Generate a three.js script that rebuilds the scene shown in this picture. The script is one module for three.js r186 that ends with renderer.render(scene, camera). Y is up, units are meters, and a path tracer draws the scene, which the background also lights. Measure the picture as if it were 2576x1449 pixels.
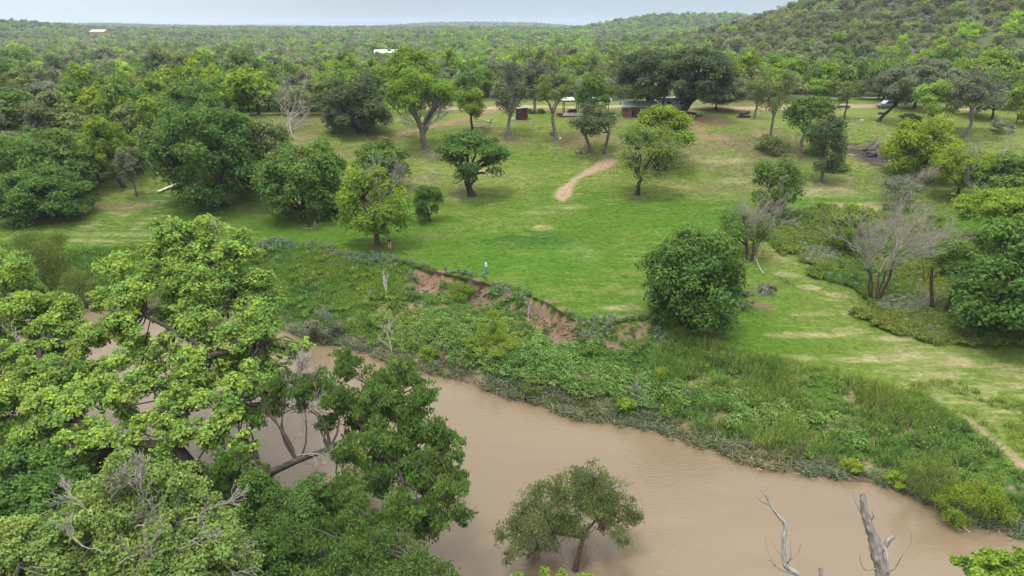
import * as THREE from 'three';
import { mergeGeometries } from 'three/addons/utils/BufferGeometryUtils.js';
import { RoundedBoxGeometry } from 'three/addons/geometries/RoundedBoxGeometry.js';
import { MarchingCubes } from 'three/addons/objects/MarchingCubes.js';

// ---------------------------------------------------------------- camera, sky, sun, exposure
const scene = new THREE.Scene();
const renderer = new THREE.WebGLRenderer({ antialias: true });
renderer.toneMapping = THREE.LinearToneMapping;
renderer.toneMappingExposure = 1.75;
renderer.shadowMap.enabled = true;
const CAM_Y = 30, PITCH = 20.9 * Math.PI / 180, FOC = 1717, PCX = 1288, PCY = 724.5;
const camera = new THREE.PerspectiveCamera(2 * Math.atan(PCY / FOC) * 180 / Math.PI, 16 / 9, 0.5, 9000);
camera.position.set(0, CAM_Y, 0);
camera.rotation.set(-PITCH, 0, 0);

function mulberry(a) { return () => { a |= 0; a = a + 0x6D2B79F5 | 0; let t = Math.imul(a ^ a >>> 15, 1 | a); t = t + Math.imul(t ^ t >>> 7, 61 | t) ^ t; return ((t ^ t >>> 14) >>> 0) / 4294967296; }; }
const hash2 = (x, y) => { let h = Math.imul(x, 374761393) + Math.imul(y, 668265263) | 0; h = Math.imul(h ^ h >>> 13, 1274126177); return ((h ^ h >>> 16) >>> 0) / 4294967296; };
function noise(x, y) { const xi = Math.floor(x), yi = Math.floor(y), u = x - xi, v = y - yi, a = u * u * (3 - 2 * u), b = v * v * (3 - 2 * v); const p = hash2(xi, yi), q = hash2(xi + 1, yi), r = hash2(xi, yi + 1), s = hash2(xi + 1, yi + 1); return p + (q - p) * a + (r - p) * b + (p - q - r + s) * a * b; }
function fbm(x, y, n = 4) { let s = 0, a = 0.5, t = 0; for (let i = 0; i < n; i++) { s += a * noise(x, y); t += a; x = x * 2.03 + 17.7; y = y * 2.03 - 9.3; a *= 0.5; } return s / t; }
const clamp = (x, a = 0, b = 1) => x < a ? a : x > b ? b : x;
const lerp = (a, b, t) => a + (b - a) * t;
const sstep = (a, b, x) => { const t = clamp((x - a) / (b - a)); return t * t * (3 - 2 * t); };

{ // a bright overcast sky, brightest overhead, slightly brighter towards the veiled sun on the left
  const w = 1024, h = 512, d = new Float32Array(w * h * 4);
  for (let j = 0; j < h; j++) for (let i = 0; i < w; i++) {
    const el = ((j + 0.5) / h - 0.5) * Math.PI, az = ((i + 0.5) / w - 0.5) * 2 * Math.PI;   // u 0.25 looks along -z
    const dx = Math.cos(el) * Math.cos(az), dz = Math.cos(el) * Math.sin(az), dy = Math.sin(el);
    const up = Math.max(dy, 0);
    let cl = fbm(dx / (up + 0.25) * 1.3 + 5, dz / (up + 0.25) * 1.3 + 3, 4) - 0.5;
    const side = sstep(-0.62, 0.06, dx), k = (j * w + i) * 4, t = Math.pow(up, 1.7) * (1 + cl * 0.25), zen = 2.75;   // left whiter, right bluer
    d[k] = lerp(lerp(0.44, 0.24, side), zen * 0.87, t); d[k + 1] = lerp(lerp(0.48, 0.288, side), zen * 0.90, t); d[k + 2] = lerp(lerp(0.495, 0.318, side), zen * 0.95, t); d[k + 3] = 1;
  }
  const t = new THREE.DataTexture(d, w, h, THREE.RGBAFormat, THREE.FloatType);
  t.mapping = THREE.EquirectangularReflectionMapping; t.magFilter = THREE.LinearFilter; t.needsUpdate = true;
  scene.background = t; scene.environment = t;
}
const sun = new THREE.DirectionalLight(new THREE.Color(1, 0.965, 0.9), 1.5);
sun.position.set(-120, 640, -30); sun.target.position.set(0, 0, -100);
sun.castShadow = true; sun.shadow.radius = 22;
Object.assign(sun.shadow.camera, { left: -300, right: 300, top: 300, bottom: -300, near: 10, far: 1500 });
scene.add(sun, sun.target);
scene.fog = new THREE.FogExp2(0xd3e2f5, 0.00011);

// ---------------------------------------------------------------- helpers
const V = (x, y, z) => new THREE.Vector3(x, y, z);
const cP = Math.cos(PITCH), sP = Math.sin(PITCH);
function rayOf(px, py) { const x = (px - PCX) / FOC, y = (PCY - py) / FOC; return V(x, y * cP - sP, -y * sP - cP); }   // picture px (2576 x 1449) -> direction, length 1 along the lens axis
const atDepth = (px, py, depth) => rayOf(px, py).multiplyScalar(depth).add(V(0, CAM_Y, 0));
function onPlane(px, py, h) { const r = rayOf(px, py); return r.multiplyScalar((h - CAM_Y) / r.y).add(V(0, CAM_Y, 0)); }
function project(p) { const y = p.y - CAM_Y, f = -sP * y - cP * p.z, u = cP * y - sP * p.z; return [PCX + FOC * p.x / f, PCY - FOC * u / f, f]; }

const taken = {};
function numbered(name) { const n = taken[name] = (taken[name] ?? -1) + 1; return n ? name + '_' + String(n).padStart(3, '0') : name; }
function thing(name, label, category, pos, group) {
  const o = new THREE.Group(); o.name = numbered(name); scene.add(o); if (pos) o.position.copy(pos);
  o.userData = { label, category }; if (group) o.userData.group = group; return o;
}
function part(name, geo, mat, parent, label) { const m = new THREE.Mesh(geo, mat); m.name = name; m.castShadow = m.receiveShadow = true; parent.add(m); if (label) m.userData.label = label; return m; }
function structure(name, geo, mat) { const m = part(name, geo, mat, scene); m.userData.kind = 'structure'; return m; }
function stuff(name, geo, mat, mats, cols, label, category, parent = scene) {
  const m = new THREE.InstancedMesh(geo, mat, mats.length); mats.forEach((q, i) => m.setMatrixAt(i, q));
  if (cols) cols.forEach((c, i) => m.setColorAt(i, c));
  m.name = numbered(name); m.userData = { kind: 'stuff', label, category }; m.castShadow = m.receiveShadow = true; parent.add(m); return m;
}
const col = (r, g, b) => new THREE.Color().setRGB(r, g, b);
function std(c, rough = 0.85, o = {}) { return new THREE.MeshStandardMaterial({ color: c, roughness: rough, ...o }); }
const leafMat = new THREE.MeshPhysicalMaterial({ color: 0xffffff, vertexColors: true, roughness: 0.9, transmission: 0.42, thickness: 0, side: THREE.DoubleSide, specularIntensity: 0.1 });
const leafMatInst = new THREE.MeshPhysicalMaterial({ color: 0xffffff, vertexColors: true, roughness: 0.9, transmission: 0.4, thickness: 0, side: THREE.DoubleSide, specularIntensity: 0.1 });

class GB {   // growing triangle mesh with vertex colours and uv
  constructor() { this.n = 0; this.k = 0; this.p = new Float32Array(3072); this.c = new Float32Array(3072); this.u = new Float32Array(2048); this.i = new Uint32Array(3072); }
  v(x, y, z, r, g, b, s = 0, t = 0) {
    const n = this.n; if (n * 3 + 3 > this.p.length) { for (const a of ['p', 'c', 'u']) { const q = new Float32Array(this[a].length * 2); q.set(this[a]); this[a] = q; } }
    this.p[n * 3] = x; this.p[n * 3 + 1] = y; this.p[n * 3 + 2] = z; this.c[n * 3] = r; this.c[n * 3 + 1] = g; this.c[n * 3 + 2] = b; this.u[n * 2] = s; this.u[n * 2 + 1] = t; return this.n++;
  }
  t(a, b, c) { if (this.k + 3 > this.i.length) { const q = new Uint32Array(this.i.length * 2); q.set(this.i); this.i = q; } this.i[this.k++] = a; this.i[this.k++] = b; this.i[this.k++] = c; }
  geo(normals = false) {
    const g = new THREE.BufferGeometry(); g.setAttribute('position', new THREE.BufferAttribute(this.p.slice(0, this.n * 3), 3)); g.setAttribute('color', new THREE.BufferAttribute(this.c.slice(0, this.n * 3), 3));
    g.setAttribute('uv', new THREE.BufferAttribute(this.u.slice(0, this.n * 2), 2)); g.setIndex(new THREE.BufferAttribute(this.i.slice(0, this.k), 1)); if (normals) g.computeVertexNormals(); return g;
  }
}
// one leaf: a bent diamond of length l and width w at p, lying across normal (nx,ny,nz), turned by a
function leaf(gb, x, y, z, nx, ny, nz, l, w, a, r, g, b) {
  let q = Math.hypot(nx, ny, nz) || 1; nx /= q; ny /= q; nz /= q;
  let tx, ty, tz; if (Math.abs(ny) < 0.9) { tx = nz; ty = 0; tz = -nx; } else { tx = 0; ty = -nz; tz = ny; }
  q = Math.hypot(tx, ty, tz) || 1; tx /= q; ty /= q; tz /= q;
  const bx = ny * tz - nz * ty, by = nz * tx - nx * tz, bz = nx * ty - ny * tx, ca = Math.cos(a), sa = Math.sin(a);
  const ux = tx * ca + bx * sa, uy = ty * ca + by * sa, uz = tz * ca + bz * sa, vx = -tx * sa + bx * ca, vy = -ty * sa + by * ca, vz = -tz * sa + bz * ca, f = 0.18 * l;
  const A = gb.v(x - ux * l * 0.5, y - uy * l * 0.5, z - uz * l * 0.5, r, g, b), B = gb.v(x + vx * w * 0.5 + nx * f, y + vy * w * 0.5 + ny * f, z + vz * w * 0.5 + nz * f, r, g, b);
  const C = gb.v(x + ux * l * 0.5, y + uy * l * 0.5, z + uz * l * 0.5, r, g, b), D = gb.v(x - vx * w * 0.5 + nx * f, y - vy * w * 0.5 + ny * f, z - vz * w * 0.5 + nz * f, r, g, b);
  gb.t(A, B, C); gb.t(A, C, D);
}
// a tapering tube through points [x,y,z,r]
function tube(gb, pts, sides, c, rng, jit = 0.12) {
  let prev = null, len = 0; const up = V(0.31, 0.2, 0.93), t = V(0, 0, 0), n1 = V(0, 0, 0), n2 = V(0, 0, 0);
  for (let i = 0; i < pts.length; i++) {
    const P = pts[i], a = pts[Math.max(i - 1, 0)], b = pts[Math.min(i + 1, pts.length - 1)];
    t.set(b[0] - a[0], b[1] - a[1], b[2] - a[2]).normalize(); n1.crossVectors(t, up).normalize(); n2.crossVectors(t, n1);
    if (i) len += Math.hypot(P[0] - pts[i - 1][0], P[1] - pts[i - 1][1], P[2] - pts[i - 1][2]);
    const ring = [];
    for (let s = 0; s <= sides; s++) {
      const th = s / sides * 2 * Math.PI, j = P[3] * (1 + (s === sides ? 0 : 0) + jit * (Math.sin(th * 3 + i * 1.7) * 0.6 + Math.sin(th * 5 - i * 0.9) * 0.4)), k = 0.85 + 0.3 * (rng ? rng() : 0.5);
      ring.push(gb.v(P[0] + (n1.x * Math.cos(th) + n2.x * Math.sin(th)) * j, P[1] + (n1.y * Math.cos(th) + n2.y * Math.sin(th)) * j, P[2] + (n1.z * Math.cos(th) + n2.z * Math.sin(th)) * j, c[0] * k, c[1] * k, c[2] * k, s / sides, len));
    }
    if (prev) for (let s = 0; s < sides; s++) { gb.t(prev[s], ring[s], ring[s + 1]); gb.t(prev[s], ring[s + 1], prev[s + 1]); }
    prev = ring;
  }
}
// a limb from a to b with a sag / wobble, radii ra -> rb
function limb(gb, a, b, ra, rb, sides, c, rng, bend = 0.12, seg = 4) {
  const L = a.distanceTo(b), pts = [], o = V(rng() - 0.5, rng() * 0.6 - 0.1, rng() - 0.5).multiplyScalar(L * bend * 2), o2 = V(rng() - 0.5, rng() - 0.5, rng() - 0.5).multiplyScalar(L * bend);
  for (let i = 0; i <= seg; i++) { const t = i / seg, q = Math.sin(t * Math.PI), s = Math.sin(t * 2 * Math.PI); pts.push([lerp(a.x, b.x, t) + o.x * q + o2.x * s, lerp(a.y, b.y, t) + o.y * q + o2.y * s, lerp(a.z, b.z, t) + o.z * q + o2.z * s, lerp(ra, rb, t)]); }
  tube(gb, pts, sides, c, rng); return pts;
}
// bare branching: twigs splitting from p along dir
function twigs(gb, p, dir, len, r, depth, c, rng, spread = 0.55, sides = 4, minR = 0.012) {
  const d = dir.clone().normalize(), e = p.clone().addScaledVector(d, len); e.x += (rng() - 0.5) * len * 0.25; e.y += (rng() - 0.5) * len * 0.2; e.z += (rng() - 0.5) * len * 0.25;
  limb(gb, p, e, r, Math.max(r * 0.62, minR), Math.max(3, sides), c, rng, 0.12, 3);
  if (depth <= 0) return;
  const n = 2 + (rng() < 0.55 ? 1 : 0) + (rng() < 0.2 ? 1 : 0);
  for (let i = 0; i < n; i++) {
    const q = d.clone().add(V((rng() - 0.5) * 2 * spread, (rng() - 0.35) * 1.6 * spread, (rng() - 0.5) * 2 * spread)), t = i === 0 ? 1 : 0.45 + 0.55 * rng();
    twigs(gb, p.clone().lerp(e, t), q, len * (0.58 + 0.3 * rng()), Math.max(r * (0.45 + 0.2 * rng()), minR), depth - 1, c, rng, spread, sides - 1, minR);
  }
}
// leaves of one clump; kind: round leaf tufts or long hanging leaves
function clump(gb, cx, cy, cz, rx, ry, rz, n, ls, base, rng, o = {}) {
  const tone = 1 + (rng() - 0.5) * (o.clumpVar ?? 0.3), hue = (rng() - 0.5) * (o.hueVar ?? 0.25), droop = o.droop ?? 0, asp = o.aspect ?? 0.72;
  const ph = rng() * 10, lump = o.lump ?? 0.3;
  for (let i = 0; i < n; i++) {
    let u = rng() * 2 - 1, th = rng() * 6.2832, s = Math.sqrt(1 - u * u), dx = s * Math.cos(th), dz = s * Math.sin(th), dy = u;
    if (dy < -0.25 && rng() < (o.under ?? 0.6)) dy = -dy;
    let r = Math.pow(rng(), o.fill ?? 0.32); r *= 1 + lump * (Math.sin(dx * 4.1 + ph) * Math.sin(dy * 4.7 + ph * 1.7) * Math.sin(dz * 4.3 - ph) * 1.6 + (rng() - 0.5) * 0.5);
    const x = cx + dx * rx * r, y = cy + dy * ry * r, z = cz + dz * rz * r;
    const k = tone * (0.72 + 0.56 * rng()), h = hue + (rng() - 0.5) * 0.22, l = ls * (0.65 + 0.7 * rng());
    let nx = dx * 0.7 + (rng() - 0.5) * 1.4, ny = dy * 0.5 + 0.55 + (rng() - 0.5) * 1.2, nz = dz * 0.7 + (rng() - 0.5) * 1.4;
    if (droop) { const a = rng() * 6.2832; nx = Math.cos(a) + dx * 0.5; ny = (rng() - 0.4) * 0.9 * (1 - droop * 0.6); nz = Math.sin(a) + dz * 0.5; }
    leaf(gb, x, y, z, nx, ny, nz, l, l * asp, droop && rng() < droop ? 1.5708 + (rng() - 0.5) * 0.9 : rng() * 6.2832, base[0] * k * (1 + h), base[1] * k * (1 + h * 0.35), base[2] * k * (1 - h * 0.3));
  }
}

// ---------------------------------------------------------------- terrain
// far waterline, near waterline and the crest of the far bank, as plan points [x, D, level] with D = metres in front of the camera
const planLine = (pts, h) => pts.map(([px, py, y]) => { const p = onPlane(px, py, y ?? h); return [p.x, -p.z, y ?? h]; });
const WATER_Y = -5;
const waterLine = planLine([[-500, 740], [-200, 758], [205, 777], [400, 786], [640, 806], [770, 850], [880, 880], [1000, 922], [1080, 942], [1180, 968], [1270, 1002], [1350, 1022], [1440, 1054], [1540, 1070], [1640, 1084], [1720, 1112], [1830, 1150], [1940, 1188], [2090, 1206], [2240, 1228], [2330, 1270], [2400, 1300], [2480, 1335], [2576, 1362], [2800, 1430], [3200, 1500]], WATER_Y);
const crestLine = planLine([[-500, 660, 0], [-300, 640, 0], [0, 618, 0], [190, 628, 0], [390, 618, 0], [640, 607, 0], [760, 613, 0], [870, 635, 0], [1000, 656, 0], [1060, 672, 0], [1130, 688, 0], [1220, 706, 0], [1320, 735, 0], [1400, 770, 0], [1440, 797, 0], [1520, 808, -0.1], [1620, 806, -0.2], [1720, 850, -0.8], [1850, 892, -1.4], [2100, 950, -2], [2330, 1010, -2.4], [2450, 1090, -2.7], [2576, 1190, -3], [2800, 1320, -3.2], [3300, 1440, -3.4]], 0);
const nearLine = planLine([[-900, 960], [-200, 1010], [100, 1060], [400, 1130], [650, 1230], [900, 1340], [1100, 1440], [1250, 1530], [1700, 1580], [2600, 1640], [3300, 1700]], WATER_Y);
// signed distance to a line running left to right: positive on the far side (larger D); also the level there
function lineDist(L, x, D) {
  let best = 1e9, sg = 1, lev = 0;
  for (let i = 0; i + 1 < L.length; i++) {
    const a = L[i], b = L[i + 1], ex = b[0] - a[0], ey = b[1] - a[1], t = clamp(((x - a[0]) * ex + (D - a[1]) * ey) / (ex * ex + ey * ey)), qx = x - a[0] - ex * t, qy = D - a[1] - ey * t, d = qx * qx + qy * qy;
    if (d < best) { best = d; sg = ex * qy - ey * qx >= 0 ? 1 : -1; if (t === 0 && i === 0 || t === 1 && i + 2 === L.length) sg = Math.sign(qy) || 1; lev = lerp(a[2], b[2], t); }
  }
  return [Math.sqrt(best) * sg, lev];
}
const PROF = [[0, -3.5], [50, -2.5], [75, -0.6], [90, 0], [104, 0.55], [118, 1.7], [130, 3.1], [142, 5.2], [152, 7.2], [162, 8.9], [172, 9.6], [200, 9.7], [240, 9.3], [320, 8.4], [400, 8.3], [500, 9], [650, 10.8], [800, 13], [1050, 16.2], [1300, 19], [1700, 21.5], [2200, 23], [3000, 25], [3500, 27], [4500, 28], [9000, 28]];
function prof(D) { if (D <= 0) return -3.5; let i = 0; while (i + 2 < PROF.length && PROF[i + 1][0] < D) i++; const a = PROF[i], b = PROF[i + 1], p = PROF[Math.max(i - 1, 0)], q = PROF[Math.min(i + 2, PROF.length - 1)]; const h = b[0] - a[0], t = clamp((D - a[0]) / h), m0 = (b[1] - p[1]) / (b[0] - p[0] || 1) * h, m1 = (q[1] - a[1]) / (q[0] - a[0] || 1) * h, t2 = t * t, t3 = t2 * t; return (2 * t3 - 3 * t2 + 1) * a[1] + (t3 - 2 * t2 + t) * m0 + (3 * t2 - 2 * t3) * b[1] + (t3 - t2) * m1; }
function hills(x, D) {
  let h = 0;
  const big = 122 * Math.exp(-(((x - 425) / 192) ** 2) - ((D - 490) / 235) ** 2); h += big < 45 ? big : 45 + 30 * (1 - Math.exp(-(big - 45) / 30));
  h += 29 * sstep(110, 330, x) * (1 - sstep(620, 1100, x)) * Math.exp(-(((D - 1550) / 330) ** 2));
  h += 20 * Math.exp(-(((x + 900) / 170) ** 2) - ((D - 1180) / 220) ** 2);
  h += (fbm(x / 900 + 3.1, D / 1500 + 7, 3) - 0.44) * 62 * sstep(2300, 3900, D);
  h += (fbm(x / 260 + 1.1, D / 260 + 2, 3) - 0.5) * 9 * sstep(330, 900, D);
  return h;
}
function bumpsAt(x, D) {
  let h = (fbm(x / 21 + 4, D / 21 + 8, 3) - 0.5) * 1.3 * (1 + 0.8 * sstep(110, 140, D)) + (fbm(x / 4.5, D / 4.5, 2) - 0.5) * 0.16;
  h += 1.3 * Math.exp(-(((x - 41) / 15) ** 2) - ((D - 147) / 9) ** 2);       // nose of the slope right of the track
  h -= 1.0 * Math.exp(-(((x - 8) / 22) ** 2) - ((D - 139) / 10) ** 2);       // hollow below the shelter
  h -= 1.9 * sstep(36, 52, x) * (1 - sstep(92, 112, D)) * sstep(66, 80, D);   // lower bench on the right
  return h;
}
const scarps = [[1040, 672, 1240, 712], [1325, 742, 1452, 806]].map(([a, b, c, d]) => [onPlane(a, b, 0).x, onPlane(c, d, 0).x]);
const scarpAt = (x) => { let m = 0; for (const [a, b] of scarps) m = Math.max(m, sstep(a - 1, a + 1.5, x) * (1 - sstep(b - 1.5, b + 1, x))); return m; };
function H(x, z) {
  const D = -z;
  if (D > 230) return prof(D) + hills(x, D) + (fbm(x / 21 + 4, D / 21 + 8, 3) - 0.5) * 0.9;
  const [dW] = lineDist(waterLine, x, D);
  if (dW <= 0) {   // water or the near bank
    const [dN] = lineDist(nearLine, x, D);
    if (dN >= 0) return WATER_Y - 0.05 - Math.min(Math.min(-dW, dN) * 0.35, 1.6);
    return WATER_Y + Math.min(-dN * 0.38, 2.4) + Math.min(Math.max(-dN - 4, 0) * 0.02, 1) + (fbm(x / 5, D / 5, 3) - 0.5) * 0.7 * clamp(-dN / 3);
  }
  const [dC, lev] = lineDist(crestLine, x, D), b = bumpsAt(x, D);
  if (dC >= 0) {
    const w = sstep(0, 30, dC), far = sstep(150, 230, D);
    return lerp(lev, prof(D), w) + b * clamp(dC / 8) * (1 - far) + (far > 0 ? (hills(x, D) + (fbm(x / 21 + 4, D / 21 + 8, 3) - 0.5) * 0.9) * far : 0);
  }
  const t = dW / (dW - dC), steep = sstep(-25, 0, x) * (1 - sstep(18, 30, x)), p = lerp(t * 0.55 + 0.45 * sstep(0, 1, t), 0.42 * sstep(0, 0.4, t) + 0.26 * t + 0.32 * sstep(0.8, 1.0, t), steep);
  const drop = 1.35 * scarpAt(x) * (0.7 + 0.6 * noise(x / 2.2, 3)) * sstep(0, 0.55, -dC) * (1 - sstep(1.6, 6, -dC));
  return lerp(WATER_Y, lev, p) - drop + (fbm(x / 6 + 9, D / 6, 3) - 0.5) * 1.1 * Math.sin(t * Math.PI) + (fbm(x / 1.7, D / 1.7, 2) - 0.5) * 0.35 * Math.sin(t * Math.PI);
}
function ground(px, py) {   // where the ray through a picture point first meets the terrain
  const r = rayOf(px, py); let t = 20, dt = 0.4, last = t; const p = V(0, 0, 0);
  for (; t < 8000; last = t, t += dt, dt *= 1.012) { p.copy(r).multiplyScalar(t); p.y += CAM_Y; if (p.y < Math.max(H(p.x, p.z), WATER_Y)) break; }
  let a = last, b = t; for (let i = 0; i < 24; i++) { const m = (a + b) / 2; p.copy(r).multiplyScalar(m); p.y += CAM_Y; if (p.y < Math.max(H(p.x, p.z), WATER_Y)) b = m; else a = m; }
  p.copy(r).multiplyScalar(b); p.y += CAM_Y; return p;
}
const NX0 = -140, NX1 = 160, ND0 = 8, ND1 = 206, NC = 0.72;

// colour of the ground, in plan
const patches = [];   // [x, D, rx, rD, cos, sin, strength, kind]
function patch(px, py, rx, ry, kind, s = 1) { const p = ground(px, py), q = ground(px, py + ry), e = ground(px + rx, py); patches.push([p.x, -p.z, Math.max(Math.abs(e.x - p.x), 0.3), Math.max(Math.abs(q.z - p.z), 0.3), kind, s]); }
const tracks = [];    // plan polylines with half widths
function track(pts, kind) { tracks.push([pts.map(([px, py, w]) => { const p = ground(px, py); return [p.x, -p.z, w]; }), kind]); return tracks[tracks.length - 1][0]; }
for (const [x, y, rx, ry, k, s] of [
  [1230, 432, 34, 9, 'straw', 0.8], [1365, 573, 30, 8, 'straw', 1], [1270, 600, 70, 10, 'dark', 0.5], [1340, 605, 90, 18, 'dark', 0.8], [1480, 342, 80, 18, 'brown', 0.9], [1440, 360, 80, 16, 'brown', 0.7], [1560, 350, 70, 16, 'brown', 0.8], [1280, 350, 60, 16, 'brown', 0.8], [1180, 345, 60, 16, 'brown', 0.7], [1250, 325, 60, 8, 'brown', 0.5],
  [1800, 402, 110, 12, 'straw', 0.7], [1850, 352, 100, 34, 'brown', 0.95], [1760, 370, 70, 22, 'brown', 0.8], [1900, 390, 80, 16, 'brown', 0.7], [1930, 345, 26, 24, 'red', 0.7], [1790, 345, 45, 11, 'red', 0.6], [1765, 298, 55, 15, 'red', 1], [1740, 318, 40, 14, 'red', 0.8], [1880, 300, 40, 10, 'straw', 0.4],
  [1545, 312, 26, 6, 'red', 0.6], [1440, 303, 30, 5, 'red', 0.5], [250, 520, 150, 13, 'brown', 0.9], [90, 548, 130, 16, 'brown', 1], [700, 540, 100, 9, 'straw', 0.35], [1160, 486, 34, 9, 'brown', 0.9], [1602, 496, 50, 9, 'brown', 0.8], [1160, 500, 60, 9, 'straw', 0.4],
  [1070, 385, 40, 7, 'brown', 0.7], [960, 345, 90, 14, 'brown', 0.8], [1100, 590, 60, 10, 'brown', 0.5], [960, 620, 50, 8, 'brown', 0.5], [1720, 470, 50, 6, 'straw', 0.5], [1840, 455, 60, 8, 'straw', 0.5], [2080, 480, 110, 20, 'straw', 0.8], [2150, 520, 90, 10, 'straw', 1], [2230, 515, 90, 12, 'straw', 0.9],
  [2190, 395, 55, 26, 'ash', 1.2], [2230, 375, 40, 22, 'ash', 1], [1560, 775, 60, 9, 'straw', 0.8], [1600, 735, 40, 8, 'straw', 0.5], [1560, 800, 60, 6, 'straw', 0.6], [1430, 520, 60, 9, 'straw', 0.6], [1350, 535, 60, 6, 'straw', 0.4], [1460, 640, 60, 30, 'straw', 0.35],
  [1730, 830, 90, 14, 'brown', 1], [2060, 842, 90, 7, 'straw', 1.1], [2190, 905, 110, 10, 'straw', 1], [2245, 852, 60, 9, 'straw', 0.9], [2420, 912, 46, 12, 'straw', 1.2], [2300, 900, 130, 26, 'straw', 0.7], [1980, 690, 30, 7, 'straw', 1], [2040, 722, 30, 7, 'straw', 1], [2110, 742, 34, 7, 'straw', 1.1], [1960, 655, 30, 8, 'straw', 0.8],
  [2160, 790, 50, 8, 'straw', 0.8], [2040, 790, 60, 8, 'straw', 0.7], [1920, 770, 40, 14, 'brown', 0.9], [2070, 695, 34, 7, 'straw', 0.8], [2240, 815, 40, 8, 'straw', 1], [2000, 900, 60, 9, 'straw', 0.6], [2120, 830, 60, 9, 'straw', 0.7], [1975, 845, 50, 7, 'straw', 0.8],
  [1100, 690, 46, 14, 'soil', 1.2], [1180, 712, 50, 12, 'soil', 1.2], [1220, 728, 40, 9, 'soil', 1], [1270, 745, 34, 8, 'soil', 0.8], [1370, 765, 40, 22, 'soil', 1.4], [1395, 800, 24, 14, 'soil', 1.2], [1440, 815, 22, 9, 'soil', 1], [1330, 812, 16, 10, 'soil', 1], [1240, 795, 60, 9, 'soil', 0.8], [1280, 810, 50, 8, 'soil', 0.9], [1060, 740, 60, 20, 'soil', 0.5], [1120, 770, 50, 12, 'soil', 0.7], [1530, 870, 34, 8, 'soil', 1], [1560, 880, 26, 7, 'soil', 0.9],
  [1740, 920, 26, 7, 'soil', 0.8], [1780, 1010, 40, 6, 'soil', 0.7], [2070, 1090, 40, 9, 'soil', 0.8], [2290, 1085, 36, 12, 'soil', 0.9], [2200, 1105, 60, 9, 'soil', 0.6], [2330, 1135, 90, 10, 'soil', 0.7], [1270, 700, 60, 6, 'straw', 0.3], [1240, 660, 60, 30, 'lush', 0.6], [1400, 660, 150, 50, 'lush', 0.7], [1150, 640, 60, 20, 'lush', 0.6], [1700, 530, 200, 60, 'lush', 0.35], [820, 590, 250, 16, 'lush', 0.3], [330, 590, 170, 6, 'straw', 0.7], [200, 605, 130, 5, 'straw', 0.7], [60, 600, 60, 5, 'straw', 0.7], [390, 560, 60, 5, 'straw', 0.5],
]) patch(x, y, rx, ry, k, s);
const trackLower = track([[1532, 407, 1.3], [1490, 428, 1.1], [1448, 450, 0.45], [1430, 466, 0.7], [1418, 482, 1.3], [1414, 497, 1.1], [1416, 507, 0.1]], 'dirt');
const trackSide = track([[1000, 335, 0.7], [1060, 325, 0.8], [1120, 312, 0.8], [1165, 300, 0.9], [1212, 284, 1.4], [1240, 276, 2.5]], 'red');
const road = track([[1090, 272, 3], [1200, 272, 3.4], [1300, 268, 3.6], [1400, 268, 3.6], [1480, 269, 3.4], [1560, 266, 3.6], [1640, 266, 3.4], [1740, 270, 3.4], [1850, 273, 3.6], [1960, 271, 3.8], [2080, 268, 3.8], [2200, 266, 3.4], [2330, 268, 3], [2440, 275, 2.4]], 'gravel');
const footPath = track([[2270, 962, -0.35], [2330, 990, -0.28], [2390, 1025, -0.2], [2440, 1062, -0.08], [2500, 1108, 0.0], [2560, 1160, 0.06], [2640, 1230, 0.1]], 'dirt');
const C = { green: [0.053, 0.102, 0.011], olive: [0.108, 0.134, 0.029], straw: [0.205, 0.185, 0.088], brown: [0.115, 0.092, 0.048], red: [0.205, 0.118, 0.075], dirt: [0.245, 0.17, 0.112], gravel: [0.29, 0.22, 0.148], ash: [0.050, 0.036, 0.034], soil: [0.172, 0.112, 0.075], dark: [0.024, 0.066, 0.012], lush: [0.046, 0.106, 0.009], weed: [0.046, 0.085, 0.017], mud: [0.095, 0.066, 0.047], litter: [0.09, 0.08, 0.045] };
const forestFront = [[-900, 420], [0, 470], [330, 455], [640, 440], [690, 405], [770, 312], [830, 292], [1000, 282], [1100, 262], [1250, 250], [2060, 258], [2400, 258], [2440, 300], [2480, 330], [2600, 345], [3600, 380]];
function frontRow(px) { const L = forestFront; let i = 0; while (i + 2 < L.length && L[i + 1][0] < px) i++; return lerp(L[i][1], L[i + 1][1], clamp((px - L[i][0]) / (L[i + 1][0] - L[i][0]))); }
function trackDist(L, x, D) { let best = 1e9, w = 1; for (let i = 0; i + 1 < L.length; i++) { const a = L[i], b = L[i + 1], ex = b[0] - a[0], ey = b[1] - a[1], t = clamp(((x - a[0]) * ex + (D - a[1]) * ey) / (ex * ex + ey * ey)), d = Math.hypot(x - a[0] - ex * t, D - a[1] - ey * t), ww = lerp(a[2], b[2], t); if (d - ww < best) { best = d - ww; w = ww; } } return [best, w]; }
const tmpC = [0, 0, 0];
function mixC(c, t) { t = clamp(t); tmpC[0] += (c[0] - tmpC[0]) * t; tmpC[1] += (c[1] - tmpC[1]) * t; tmpC[2] += (c[2] - tmpC[2]) * t; }
const cellsPatch = new Map();
for (const p of patches) for (let i = Math.floor((p[0] - p[2] * 2) / 8); i <= Math.floor((p[0] + p[2] * 2) / 8); i++) for (let j = Math.floor((p[1] - p[3] * 2) / 8); j <= Math.floor((p[1] + p[3] * 2) / 8); j++) { const k = i * 1000 + j; cellsPatch.has(k) ? cellsPatch.get(k).push(p) : cellsPatch.set(k, [p]); }
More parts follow.
